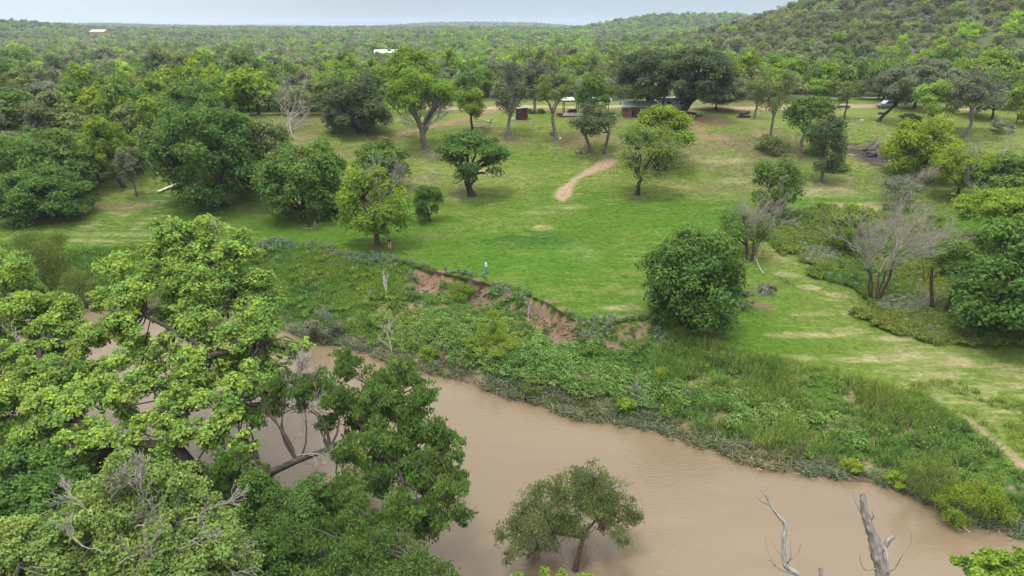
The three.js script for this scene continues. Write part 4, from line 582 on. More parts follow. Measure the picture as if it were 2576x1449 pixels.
function matGeo(s, n, r, ls, c) { const rng = mulberry(s), gb = new GB(); for (let i = 0; i < n; i++) { const a = rng() * 6.28, q = Math.sqrt(rng()) * r, k = 0.65 + 0.7 * rng(), h = (1 - (q / r) ** 2) * 0.35 * (0.4 + rng()) + 0.05; leaf(gb, Math.cos(a) * q, h, Math.sin(a) * q, (rng() - 0.5) * 0.9, 1, (rng() - 0.5) * 0.9 + 0.25, ls * (0.7 + 0.6 * rng()), ls * (0.65 + 0.4 * rng()), rng() * 6.28, c[0] * k, c[1] * k, c[2] * k); } return gb.geo(); }
{
  const rng = mulberry(4242), q = new THREE.Quaternion(), up = V(0, 1, 0), bins = {};
  const put = (kind, x, y, z, s, sy, c) => { const m = new THREE.Matrix4().compose(V(x, y, z), q.setFromAxisAngle(up, rng() * 6.28).clone(), V(s, sy, s)), v = 0.78 + 0.44 * rng(), hu = kind === 'turf' ? 0 : (fbm(x / 7 + 31, z / 7, 3) - 0.5) * 0.9 + (rng() - 0.5) * 0.25; c = [(c?.[0] ?? 1) * (1 + hu * 0.9), (c?.[1] ?? 1) * (1 + hu * 0.25), (c?.[2] ?? 1)]; (bins[kind] ??= [[], []])[0].push(m); bins[kind][1].push(col(v * (c?.[0] ?? 1), v * (c?.[1] ?? 1), v * (c?.[2] ?? 1))); };
  const el = (px, py, x, y, rx, ry) => Math.hypot((px - x) / rx, (py - y) / ry);
  const soil = patches.filter((p) => p[4] === 'soil');
  const vines = [[1130, 850, 150, 50], [1290, 930, 170, 60], [1080, 815, 120, 26], [1480, 965, 150, 42], [1650, 985, 110, 28], [1900, 1050, 90, 24], [2040, 1060, 60, 18], [1400, 870, 60, 30], [1570, 1020, 80, 20], [2130, 1110, 50, 16], [1830, 1010, 70, 16]];
  for (let i = 0; i < 210000; i++) {
    const x = -95 + rng() * 190, D = 34 + rng() * 72, [dW] = lineDist(waterLine, x, D); if (dW < 0.05) continue;
    const [dC] = lineDist(crestLine, x, D); if (dC > 3 && !(x > 30 && D < 75)) continue;
    const z = -D, y = H(x, z), [px, py] = project(V(x, y, z)); if (px < -60 || px > 2640 || py > 1470) continue;
    const n = fbm(x / 5 + 3, D / 5 + 1, 3), n2 = fbm(x / 1.8 + 13, D / 1.8, 2);
    let onSoil = 0; for (const p of soil) { const e = Math.hypot((x - p[0]) / p[2], (D - p[1]) / p[3]); if (e < 1.1) onSoil = Math.max(onSoil, (1.1 - e) * p[5] * 1.4); }
    if (rng() < onSoil) continue;
    if (dC < 0 && px > 950 && noise(x / 1.6 + 77, D / 1.1 + 5) * 0.6 + noise(x / 4 + 7, D / 3) * 0.4 > 0.66 && rng() < 0.9) continue;
    if (dC < -1 && dW > 1.5 && rng() < 0.008) { put('weed', x, y, z, 1.2 + rng() * 0.6, 1.2 + rng() * 0.8, [1.15, 1.1, 0.9]); continue; }
    if (scarpAt(x) > 0.3 && dC < 0.1 && dC > -2.6 && rng() < 0.85) continue;
    if (trackDist(footPath, x, D)[0] < 0.15) continue;
    if (dC > 0.1) {
      if (px > 2290 && dC < 9 && py > 960 && n + n2 * 0.4 > 0.62 && rng() < 0.2) put('tall', x, y, z, 0.8, 0.35 + rng() * 0.5, [1.2, 1.05, 0.8]);
      else if (px > 560 && px < 1660 && dC < 0.2 + 0.9 * noise(x / 1.9, 4) && noise(x / 2.6 + 5, D / 2) > 0.42 && rng() < 0.4) put('silver', x, y, z, 0.7 + rng() * 0.5, 0.6 + rng() * 0.5);
      else if (dC < 1.6 && px >= 1600 && px < 2300 && rng() < 0.6) put('tall', x, y, z, 0.7, 0.3 + rng() * 0.4, [1.1, 1.1, 0.9]);
      continue;
    }
    if (dW < 1.5 + n2 * 1.2) { const r = rng(); if (r < 0.34) put('shore', x, y, z, 0.9 + rng() * 0.6, 0.7 + rng() * 0.6); else if (r < 0.42) put('tall', x, y, z, 0.7, 0.6); continue; }
    if (px < 1680 && px > 600 && dC > -0.5 - n * 3.2 && noise(x / 2.1 + 9, D / 1.6) > 0.4 && rng() < 0.4 && scarpAt(x) < 0.5 + rng() * 0.5) { put('silver', x, y, z, 0.6 + rng() * 0.55, 0.55 + rng() * 0.55); continue; }
    let vine = 9; for (const v of vines) vine = Math.min(vine, el(px, py, ...v)); vine += (n2 - 0.5) * 0.9;
    if (vine < 1) { if (rng() < 0.5) put('vine', x, y + 0.1 + 0.25 * n2, z, 0.7 + rng() * 0.6, 1 + rng()); continue; }
    const r = rng();
    if (px > 1640) { if (n > 0.36) { if (r < 0.52) put('tall', x, y, z, 0.9 + rng() * 0.5, 0.65 + rng() * 0.75 + (n - 0.45) * 1.4); } else if (r < 0.12) put('low', x, y, z, 1, 0.8); else if (r < 0.2) put('weed', x, y, z, 0.8, 0.7); }
    else if (px < 1010) { if (r < 0.4) put('low', x, y, z, 0.9 + rng() * 0.5, 0.8 + rng() * 0.7, n > 0.55 ? [0.9, 0.85, 0.9] : null); else if (r < 0.46 && n > 0.55) put('weed', x, y, z, 0.6 + rng() * 0.5, 0.6 + rng() * 0.4); else if (r < 0.56) put('silver', x, y, z, 0.4, 0.4); }
    else { if (n > 0.5 ? r < 0.3 : r < 0.14) put('weed', x, y, z, 0.6 + rng() * 0.6, 0.5 + rng() * 0.6); else if (r < 0.46) put('low', x, y, z, 0.9 + rng() * 0.4, 0.7 + rng() * 0.7); else if (r < 0.5) put('silver', x, y, z, 0.5 + rng() * 0.3, 0.5); }
  }
  // scrub in the gully and below the right hand woods
  for (let i = 0; i < 60000; i++) {
    const px = 1880 + rng() * 760, py = 500 + rng() * 370, gully = Math.min(el(px, py, 2030, 580, 120, 60), el(px, py, 2130, 650, 120, 60), el(px, py, 2180, 590, 170, 60), el(px, py, 2330, 780, 150, 60), el(px, py, 2480, 830, 130, 50), el(px, py, 2280, 700, 130, 60), el(px, py, 2480, 720, 200, 100));
    const p = gully < 1.3 ? ground(px, py) : null; if (!p) continue; const n2 = fbm(p.x / 2 + 13, p.z / 2, 2); if (gully + (fbm(p.x / 3.5 + 3, p.z / 3.5, 3) - 0.5) * 1.1 > 1) continue;
    if (rng() > 0.22) continue;
    const silver = Math.min(el(px, py, 2065, 648, 50, 18), el(px, py, 2270, 775, 60, 22)) < 1.1;
    if (silver || rng() < 0.1) put('silver', p.x, p.y, p.z, 0.9 + rng() * 0.5, 0.8 + rng() * 0.5); else if (n2 > 0.45) put('weed', p.x, p.y, p.z, 1 + rng() * 0.8, 0.8 + rng() * 1.1, [1.15, 1.02, 0.85]); else put(rng() < 0.5 ? 'low' : 'tall', p.x, p.y, p.z, 1.1, 0.7 + rng() * 0.6, [1.1, 0.95, 0.9]);
  }
  // scrub at the foot of the near trees
  for (let i = 0; i < 9000; i++) { const x = -45 + rng() * 75, D = 22 + rng() * 45, [dN] = lineDist(nearLine, x, D); if (dN > -0.2) continue; const y = H(x, -D), r = rng(); if (r < 0.5) put('weed', x, y, -D, 1.2 + rng(), 0.9 + rng(), [0.9, 0.95, 0.9]); else put('tall', x, y, -D, 1, 0.7 + rng() * 0.5); }
  // lawn: short tufts in the colour of the turf they stand on
  for (let i = 0; i < 90000; i++) {
    const x = -100 + rng() * 210, D = 48 + 112 * Math.pow(rng(), 0.85), [dC] = lineDist(crestLine, x, D); if (dC < 0.3) continue; const y = H(x, -D), [px] = project(V(x, y, -D)); if (px < -30 || px > 2610) continue;
    const c = groundAlbedo(x, D), s = 0.75 + 0.5 * rng(); if (c.r > c.g * 1.02 && rng() < 0.8) continue;
    put('turf', x, y, -D, s * (0.8 + D / 200), s * 0.85, [c.r * 1.25, c.g * 1.25, c.b * 1.15]);
  }
  const shapes = {
    silver: [weedGeo(1, 16, 0.7, 0.4, 0.17, [0.25, 0.29, 0.165]), 'silvery_weed', 'silvery green weeds fringing the crest of the river bank', 'weeds'], weed: [weedGeo(2, 26, 0.55, 0.42, 0.145, [0.15, 0.232, 0.052], 0.6), 'bank_weed', 'leafy green weeds covering the river bank', 'weeds'],
    tall: [tuftGeo(3, 22, 1.0, 0.4, 0.05, 0.5, [0.158, 0.24, 0.042], 0.06), 'tall_grass', 'tall green grass swept over the lower bank', 'grass'], low: [tuftGeo(4, 20, 0.42, 0.42, 0.05, 0.6, [0.138, 0.24, 0.03], 0.05), 'bank_grass', 'short rough grass on the bank slope', 'grass'],
    vine: [matGeo(5, 84, 0.7, 0.17, [0.195, 0.29, 0.07]), 'ground_vine', 'broad-leaved creeping vines matting the bank', 'vines'], shore: [tuftGeo(6, 20, 0.75, 0.4, 0.05, 1.1, [0.15, 0.175, 0.085], 0.2), 'shore_grass', 'grey mud-stained grass drooping along the water edge', 'grass'],
    turf: [tuftGeo(7, 9, 0.11, 0.3, 0.035, 0.8, [1.35, 1.35, 1.3]), 'turf', 'short mown grass of the meadow', 'grass'],
  };
  for (const [k, [m, c]] of Object.entries(bins)) stuff(shapes[k][1], shapes[k][0], leafMatInst, m, c, shapes[k][2], shapes[k][3]);
  console.log(Object.entries(bins).map(([k, v]) => k + ' ' + v[0].length).join(', '));
}
// raw earth faces where the bank has slumped
{
  const rng = mulberry(31); let nth = 0;
  const w = 256, px = new Uint8Array(w * w * 4); for (let j = 0; j < w; j++) for (let i = 0; i < w; i++) { const u = i / w, v = j / w, e = (a, b) => fbm(a * 22, b * 22, 4), h = lerp(lerp(e(u, v), e(u - 1, v), u), lerp(e(u, v - 1), e(u - 1, v - 1), u), v), z = (j * w + i) * 4, k = 0.55 + 0.8 * h; px[z] = clamp(sr(0.20 * k)) * 255; px[z + 1] = clamp(sr(0.128 * k)) * 255; px[z + 2] = clamp(sr(0.084 * k)) * 255; px[z + 3] = 255; }
  const t = new THREE.DataTexture(px, w, w); t.colorSpace = THREE.SRGBColorSpace; t.wrapS = t.wrapT = THREE.RepeatWrapping; t.magFilter = THREE.LinearFilter; t.needsUpdate = true; const mat = std(0xffffff, 0.98, { map: t, side: THREE.DoubleSide });
  for (const [xa, xb] of scarps) {
    const gb = new GB(), N = Math.round((xb - xa) / 0.16), M = 14; let prev = null;
    for (let i = 0; i <= N; i++) {
      const x = lerp(xa, xb, i / N); let k = 0; while (k + 2 < crestLine.length && crestLine[k + 1][0] < x) k++; const a = crestLine[k], b = crestLine[k + 1], D = lerp(a[1], b[1], (x - a[0]) / (b[0] - a[0])), L = Math.hypot(b[0] - a[0], b[1] - a[1]), nx = -(b[1] - a[1]) / L * -1, nd = -(b[0] - a[0]) / L;   // towards the river
      const m = sstep(0, 0.12, i / N) * (1 - sstep(0.88, 1, i / N)), bite = (fbm(x / 1.6, 5, 3) - 0.5) * 1.1, row = [];
      for (let j = 0; j <= M; j++) {
        const v = j / M, out = 0.12 + bite * 0.6 + v * v * 0.95 + 0.34 * Math.exp(-((v / 0.13) ** 2)) * (0.5 + noise(x * 1.3, 8)) - 0.22 * Math.exp(-(((v - 0.3) / 0.12) ** 2)) + (fbm(x * 2.1, v * 4 + nth * 9, 3) - 0.5) * 0.75 * Math.sin(Math.min(v * 3, 1.57)), X = x + nx * out, DD = D + nd * out, top = H(x - nx * 0.3, -(D - nd * 0.3)) + 0.04, low = H(x + nx * 1.3, -(D + nd * 1.3)) - 0.1;
        row.push(gb.v(X, lerp(top, Math.min(low, top - 0.15), Math.pow(v, 0.8) * (0.4 + 0.6 * m)) - (1 - m) * 0.25, -DD, 1, 1, 1, x / 1.5, v * 1.2));
      }
      if (prev) for (let j = 0; j < M; j++) { gb.t(prev[j], prev[j + 1], row[j]); gb.t(row[j], prev[j + 1], row[j + 1]); }
      prev = row;
    }
    const o = structure(numbered('earth_scarp'), gb.geo(true), mat); nth++;
  }
}
{ // clods that have fallen from the scarps
  const rng = mulberry(88), g = new THREE.IcosahedronGeometry(0.5, 1), a = g.attributes.position; for (let i = 0; i < a.count; i++) { const k = 0.75 + 0.5 * hash2(Math.round(a.getX(i) * 50), Math.round(a.getY(i) * 50 + a.getZ(i) * 170)); a.setXYZ(i, a.getX(i) * k, a.getY(i) * k * 0.7, a.getZ(i) * k); } g.computeVertexNormals();
  const m = [], c = [], q = new THREE.Quaternion(), e = new THREE.Euler();
  for (let i = 0; i < 700; i++) { const [xa, xb] = scarps[i % 2], x = lerp(xa, xb, rng()); let k = 0; while (k + 2 < crestLine.length && crestLine[k + 1][0] < x) k++; const A = crestLine[k], B = crestLine[k + 1], D = lerp(A[1], B[1], (x - A[0]) / (B[0] - A[0])) - 0.7 - rng() * rng() * 3.6, s = 0.08 + rng() * rng() * 0.42, v = 0.7 + 0.6 * rng(); m.push(new THREE.Matrix4().compose(V(x, H(x, -D) + s * 0.15, -D), q.setFromEuler(e.set(rng() * 6, rng() * 6, rng() * 6)).clone(), V(s, s * 0.8, s))); c.push(col(0.175 * v, 0.112 * v, 0.074 * v)); }
  stuff('earth_clod', g, new THREE.MeshPhysicalMaterial({ color: 0xffffff, roughness: 1, specularIntensity: 0.1 }), m, c, 'crumbled red earth clods below the slumped bank', 'earth');
}
// shrubs: [label, base px, base py, x0, x1, y0, y1, palette, extra]
for (const [l, bx, by, x0, x1, y0, y1, pal, o] of [
  ['tall feathery willow at left between the cottonwoods and the lawn', 130, 738, 52, 208, 568, 736, 'willow', { n: 46, cs: 0.24, droop: 0.5, aspect: 0.3, leaf: 0.3 }], ['low yellow-green willow shrub at the water edge on the left', 220, 768, 172, 262, 672, 768, 'willow', { droop: 0.4, aspect: 0.3, leaf: 0.26 }], ['small olive willow shrub left of the low yellow-green one', 150, 752, 120, 185, 700, 755, 'willow', { droop: 0.4, aspect: 0.3, leaf: 0.26 }],
  ['upright yellow-green willow sprout in the middle of the bank slope', 1238, 866, 1208, 1270, 776, 866, 'lime', { leaf: 0.2, aspect: 0.35, open: 0 }], ['low yellow-green willow bush below the upright sprout', 1240, 895, 1190, 1312, 838, 898, 'lime', { leaf: 0.2, aspect: 0.35, open: 0, dense: 1 }], ['bright bush on the bank left of the willow sprout', 1195, 880, 1165, 1222, 846, 884, 'bright', { leaf: 0.2, open: 0 }],
  ['yellow-green sapling above the water right of bank centre', 1655, 968, 1630, 1682, 920, 970, 'lime', { leaf: 0.18, aspect: 0.35, open: 0 }], ['light shrub low on the bank near the dead sticks', 1570, 1040, 1545, 1600, 1000, 1042, 'bright', { leaf: 0.18, open: 0 }], ['pale shrub above the water left of the reflected tree', 1340, 985, 1312, 1372, 945, 988, 'willow', { leaf: 0.18, aspect: 0.35, open: 0 }],
  ['yellow shrub at the water edge among the tall grass', 2140, 1188, 2114, 2168, 1148, 1190, 'lime', { leaf: 0.17, open: 0 }], ['round yellow-green shrub at the waterline on the right', 2248, 1222, 2222, 2276, 1182, 1224, 'lime', { leaf: 0.17, open: 0 }], ['large willow shrub leaning over the water on the right', 2330, 1262, 2268, 2392, 1140, 1262, 'willow', { leaf: 0.19, aspect: 0.32, droop: 0.3, open: 0 }],
  ['bright willow shrub overhanging the waterline right of the large one', 2400, 1312, 2352, 2452, 1222, 1318, 'lime', { leaf: 0.19, aspect: 0.32, open: 0 }], ['tall yellow-green willow at far right of the bank', 2470, 1310, 2418, 2528, 1188, 1312, 'lime', { leaf: 0.19, aspect: 0.32, open: 0 }], ['grey bushy drift-caught shrub at the waterline below the tall cottonwood', 812, 852, 768, 868, 782, 856, 'sage', { leaf: 0.2, open: 0 }],
  ['round green mound bush just under the earth scarp', 1160, 762, 1118, 1205, 706, 760, 'bright', { leaf: 0.18, aspect: 0.3, open: 0 }], ['leafy bush on the bank below the second scarp', 1470, 895, 1438, 1505, 860, 898, 'mid', { leaf: 0.18, open: 0 }], ['small yellow-green bush on the mid bank beside vines', 1080, 905, 1050, 1112, 872, 908, 'bright', { leaf: 0.18, open: 0 }], ['small sprawling shrub at foot of the slender dark tree', 2105, 430, 2074, 2135, 402, 432, 'mid', { open: 0 }],
  ['dark scrub bush on terrace slope below the tall thin tree', 1950, 385, 1905, 1985, 340, 388, 'olive', { open: 0 }], ['dark scrub bush right of the ivy trunk', 2052, 390, 2025, 2080, 350, 392, 'mid', { open: 0 }], ['clipped green bush left of the pale trunk on the terrace', 1335, 286, 1325, 1345, 274, 287, 'deep', { open: 0 }], ['clipped green bush right of the one on the terrace', 1357, 285, 1346, 1371, 274, 286, 'deep', { open: 0 }],
  ['yellow-green bush on the near water edge between dark trees', 900, 1230, 840, 945, 1135, 1215, 'lime', { leaf: 0.2, aspect: 0.4, at: null }], ['dark bush in front of the woods right of the parked vehicle', 2290, 312, 2262, 2318, 284, 314, 'deep', { open: 0 }], ['silvery shrub on the lower bench beside the dense round tree', 1935, 735, 1905, 1962, 712, 738, 'sage', { leaf: 0.22, open: 0 }], ['grey brushy shrub right of the foot of the dense round tree', 1870, 775, 1842, 1900, 730, 778, 'sage', { leaf: 0.2, open: 0.3, dense: 0.6, barePx: [[1868, 770, 0.3, 0.9, 1.2, 0.05, 4], [1860, 770, -0.3, 0.9, 1.1, 0.05, 4], [1880, 765, 0.8, 0.5, 1.2, 0.05, 4]] }],
]) { if (o.at === null) delete o.at; tree('shrub', l, bx, by, x0, x1, y0, y1, { pal, bark: 'brown', tr: 0.06, stems: 3, n: 16, cs: 0.34, fork: 0.35, dense: 1.05, limbs: 4, ...o }, 'shrub'); }

// dead sticks and fallen branches
const BR = [];
function fallen(label, x0, y0, x1, y1, r, dep, k = 'bone', lift = 0.25, name = 'fallen_branch') {
  const rng = mulberry(seed += 59), a = ground(x0, y0), b = ground(x1, y1), t = thing(name, label, 'branch', a), g = new GB(), d = b.clone().sub(a), e = d.clone(); e.y += lift; const L = d.length();
  limb(g, V(0, r * 0.6, 0), e, r, r * 0.45, 6, BARK[k], rng, 0.06, 5);
  for (let i = 0; i < dep; i++) { const s = e.clone().multiplyScalar(0.25 + 0.7 * rng()); s.y += r * 0.5; twigs(g, s, V(d.x / L + (rng() - 0.5) * 1.6, 0.5 + rng() * 0.5, d.z / L + (rng() - 0.5) * 1.6), L * 0.28, r * 0.45, 2, BARK[k], rng, 0.55, 4, 0.02); }
  part('branch', g.geo(true), twigMat, t); return t;
}
fallen('bleached stump-like dead stick leaning on the upper bank', 975, 745, 968, 708, 0.1, 3, 'bone', 0.8);
fallen('pale forked stick on bank below the first scarp', 1010, 690, 1045, 712, 0.06, 4); fallen('pale dead twigs on bank left of centre', 920, 748, 945, 742, 0.05, 5); fallen('grey dead branch heap below the mound bush', 1205, 745, 1188, 725, 0.06, 7, 'grey', 0.6); fallen('grey dead branch lying on the slope right of the mound bush', 1310, 755, 1265, 750, 0.06, 6, 'grey');
fallen('dead twig tuft in front of the second scarp', 1330, 815, 1335, 775, 0.05, 5, 'bone', 0.9); fallen('bent dead branch on the bank below the lawn corner', 1520, 855, 1465, 858, 0.06, 6, 'bone'); fallen('long pale drift stick on the vine bank', 1700, 1055, 1600, 1005, 0.06, 3); fallen('drift stick crossing the vines at right of bank centre', 1780, 1020, 1725, 1000, 0.06, 4, 'grey'); fallen('long thin reed-like stick at the waterline on the right', 2065, 1188, 1995, 1150, 0.04, 3, 'brown'); fallen('second thin stick just above the waterline on the right', 2080, 1180, 2010, 1140, 0.04, 2, 'brown');
fallen('bare root tangle at the left waterline', 205, 790, 245, 775, 0.07, 7, 'brown', 0.3); fallen('tall dry brush standing at the waterline left of the vines', 985, 900, 975, 855, 0.05, 6, 'bone', 1.2); fallen('reddish dry brush heap at the waterline', 1130, 935, 1105, 905, 0.05, 9, 'brown', 0.7); fallen('dry twigs standing beside the reddish brush heap', 1150, 950, 1165, 915, 0.04, 8, 'brown', 0.6); fallen('root tangle at the waterline under the right willows', 2440, 1340, 2400, 1320, 0.06, 9, 'bone', 0.3); fallen('drift twigs caught beside the grey waterline shrub', 800, 800, 830, 790, 0.06, 8, 'grey', 0.7);
fallen('thin dead pole leaning on the bench right of the round tree', 1920, 690, 1885, 650, 0.06, 2, 'pale', 1.2); fallen('dark dead branch on the lower bench', 2000, 720, 1960, 712, 0.05, 3, 'dark'); fallen('dead brush under the right hand woods', 2290, 790, 2330, 775, 0.06, 9, 'bone', 0.6);
fallen('bleached forked branch lying on slope by the small fresh green tree', 1192, 320, 1240, 322, 0.16, 2, 'pale', 0.3); fallen('second bleached branch crossing on slope by the small tree', 1243, 309, 1195, 305, 0.15, 3, 'pale', 0.5); fallen('short bleached log on the lawn above the small bush', 1086, 435, 1104, 438, 0.14, 0, 'pale', 0.05, 'fallen_log'); fallen('twig heap on the lawn below the forked tree', 1060, 412, 1100, 405, 0.06, 9, 'grey', 0.5); fallen('second twig heap beside the first under the flat-topped tree', 1085, 408, 1110, 398, 0.06, 8, 'grey', 0.4);
fallen('heap of bleached dead limbs at left edge of the grassy terrace', 700, 345, 770, 318, 0.16, 10, 'bone', 1.2); fallen('second bleached dead limb beside the heap', 690, 355, 755, 300, 0.13, 9, 'bone', 1.5); fallen('third dead limb standing out of the heap', 735, 345, 740, 290, 0.12, 8, 'bone', 2.2); fallen('thin dry twigs on lawn edge in front of the low bushy tree', 760, 575, 795, 580, 0.05, 6, 'bone', 0.3);
fallen('charred leaning log over the burn pile', 2172, 380, 2206, 352, 0.28, 0, 'dark', 0.8, 'fallen_log'); fallen('pale bare branch on the burn pile', 2160, 377, 2205, 378, 0.09, 4, 'bone', 0.3); fallen('pale dead branch under right hand trees', 2400, 420, 2440, 405, 0.1, 6, 'bone', 0.8);

{ // flecks of foam drifting on the water
  const rng = mulberry(19), g = new THREE.CircleGeometry(0.5, 7); g.rotateX(-Math.PI / 2); const m = [], q = new THREE.Quaternion();
  for (let i = 0; i < 90; i++) { const px = i < 50 ? 1640 + rng() * 320 : 1080 + rng() * 1400, py = i < 50 ? 1370 + rng() * 80 : 1150 + rng() * 290, p = onPlane(px, py, WATER_Y); if (lineDist(waterLine, p.x, -p.z)[0] > -0.6) continue; const s = 0.02 + rng() * rng() * 0.07; m.push(new THREE.Matrix4().compose(V(p.x, WATER_Y + 0.006, p.z), q.setFromAxisAngle(V(0, 1, 0), rng() * 6).clone(), V(s, 1, s * (0.4 + rng() * 0.5)))); }
  stuff('foam_fleck', g, std(col(0.34, 0.28, 0.22), 0.9), m, null, 'pale flecks of foam drifting on the brown river', 'foam');
}

// ---------------------------------------------------------------- things of the place
const box = (w, h, d, x = 0, y = 0, z = 0, ry = 0) => { const g = new THREE.BoxGeometry(w, h, d); if (ry) g.rotateY(ry); g.translate(x, y, z); return g; };
const rbox = (w, h, d, x = 0, y = 0, z = 0, r = 0.05) => { const g = new RoundedBoxGeometry(w, h, d, 2, Math.min(r, w / 2.1, h / 2.1, d / 2.1)); g.translate(x, y, z); return g; };
const cyl = (r0, r1, h, n, x, y, z) => { const g = new THREE.CylinderGeometry(r0, r1, h, n); g.translate(x, y, z); return g; };
const M = { brick: std(col(0.19, 0.075, 0.065), 0.9), roofGreen: std(col(0.19, 0.22, 0.20), 0.55, { metalness: 0.3 }), roofRed: std(col(0.20, 0.06, 0.05), 0.7), white: std(col(0.55, 0.55, 0.54), 0.5), whiteMetal: std(col(0.50, 0.51, 0.51), 0.4, { metalness: 0.2 }), dark: std(col(0.02, 0.02, 0.022), 0.6), glass: std(col(0.02, 0.025, 0.03), 0.08), timber: std(col(0.16, 0.09, 0.055), 0.9), concrete: std(col(0.42, 0.38, 0.33), 0.95), shedRed: std(col(0.075, 0.022, 0.024), 0.85), steel: std(col(0.45, 0.48, 0.52), 0.4, { metalness: 0.5 }), tyre: std(col(0.018, 0.018, 0.018), 0.9), chrome: std(col(0.5, 0.5, 0.5), 0.3, { metalness: 0.9 }), lampGlass: std(col(0.7, 0.7, 0.68), 0.15), redLens: std(col(0.35, 0.02, 0.015), 0.2), silver: std(col(0.42, 0.46, 0.48), 0.25, { metalness: 0.6 }), stripe: std(col(0.12, 0.13, 0.17), 0.5), red: std(col(0.3, 0.03, 0.02), 0.5), barnBlue: std(col(0.40, 0.45, 0.52), 0.5, { metalness: 0.3 }), barnRoof: std(col(0.62, 0.66, 0.70), 0.4, { metalness: 0.3 }), tan: std(col(0.40, 0.22, 0.14), 0.9), wood: std(col(0.30, 0.24, 0.18), 0.95), plank: std(col(0.46, 0.42, 0.35), 0.95), pink: std(col(0.45, 0.07, 0.08), 0.8) };
// a pitched roof sheet with standing seams, span w along x, depth d; each slope a part
function gableRoof(t, mat, w, d, y, rise, over = 0.3, seams = 8) {
  for (const s of [-1, 1]) {
    const L = Math.hypot(d / 2 + over, rise), a = Math.atan2(rise, d / 2 + over), g = [box(w + over * 2, 0.06, L)]; for (let i = 0; i <= seams; i++) g.push(box(0.05, 0.1, L, -w / 2 - over + (w + 2 * over) * i / seams, 0.05, 0));
    const q = mergeGeometries(g); q.rotateX(s * a); q.translate(0, y + rise / 2 - 0.0 , s * (d / 2 + over) / 2); part('roof_slope', q, mat, t);
  }
}
function gableEnd(t, mat, d, y, rise, x) { const sh = new THREE.Shape([new THREE.Vector2(-d / 2, 0), new THREE.Vector2(d / 2, 0), new THREE.Vector2(0, rise - 0.05)]), g = new THREE.ExtrudeGeometry(sh, { depth: 0.12, bevelEnabled: false }); g.rotateY(Math.PI / 2); g.translate(x - 0.06, y, 0); part('gable', g, mat, t); }
{ // brick cabin
  const p = ground(1612, 298), t = thing('brick_cabin', 'small dark red brick cabin with grey-green metal roof under the live oaks', 'cabin', p); t.rotation.y = -0.06; const w = 8.6, d = 4.6, h = 2.5;
  part('foundation', box(w + 0.2, 0.5, d + 0.2, 0, -0.1, -d / 2), M.concrete, t);
  for (const [name, g] of [['wall', box(2.1, h, 0.2, -w / 2 + 1.05, h / 2 + 0.15, 0)], ['wall', box(w - 4.9, h, 0.2, 2.45, h / 2 + 0.15, 0)], ['wall', box(2.8, 0.35, 0.2, -w / 2 + 3.5, h - 0.025, 0)], ['wall', box(0.2, h, d, -w / 2 + 0.1, h / 2 + 0.15, -d / 2 - 0.1)], ['wall', box(0.2, h, d, w / 2 - 0.1, h / 2 + 0.15, -d / 2 - 0.1)], ['wall', box(w - 0.4, h, 0.2, 0, h / 2 + 0.15, -d)]]) part(name, g, M.brick, t);
  part('door', box(1.0, 2.05, 0.06, -w / 2 + 2.9, 1.2, -0.08), M.dark, t); part('handle', box(0.05, 0.12, 0.08, -w / 2 + 3.28, 1.15, -0.03), M.chrome, t.children[t.children.length - 1]);
  const win = part('window', box(1.1, 1.1, 0.05, -w / 2 + 4.15, 1.55, -0.08), M.glass, t); part('sill', box(1.3, 0.08, 0.2, -w / 2 + 4.15, 0.95, 0.02), M.concrete, win); part('mullion', box(0.06, 1.1, 0.07, -w / 2 + 4.15, 1.55, -0.06), M.white, win);
  part('wall', box(1.3, 0.8, 0.2, -w / 2 + 4.15, 0.55, -0.01), M.brick, t); part('post', box(0.16, 2.3, 0.16, -w / 2 + 3.5, 1.3, 0.05), M.timber, t);
  const r = new THREE.Group(); r.name = 'roof'; r.position.set(0, 0, -d / 2); t.add(r); gableRoof(r, M.roofGreen, w, d, h + 0.15, 1.25, 0.5, 14); gableEnd(t, M.brick, d, h + 0.15, 1.25, -w / 2 + 0.1); gableEnd(t, M.brick, d, h + 0.15, 1.25, w / 2 - 0.1); t.children.slice(-2).forEach((c) => c.position.z = -d / 2);
  part('awning', box(1.9, 0.07, 1.1, -w / 2 + 0.7, h + 0.02, 0.55), M.roofRed, t);
}
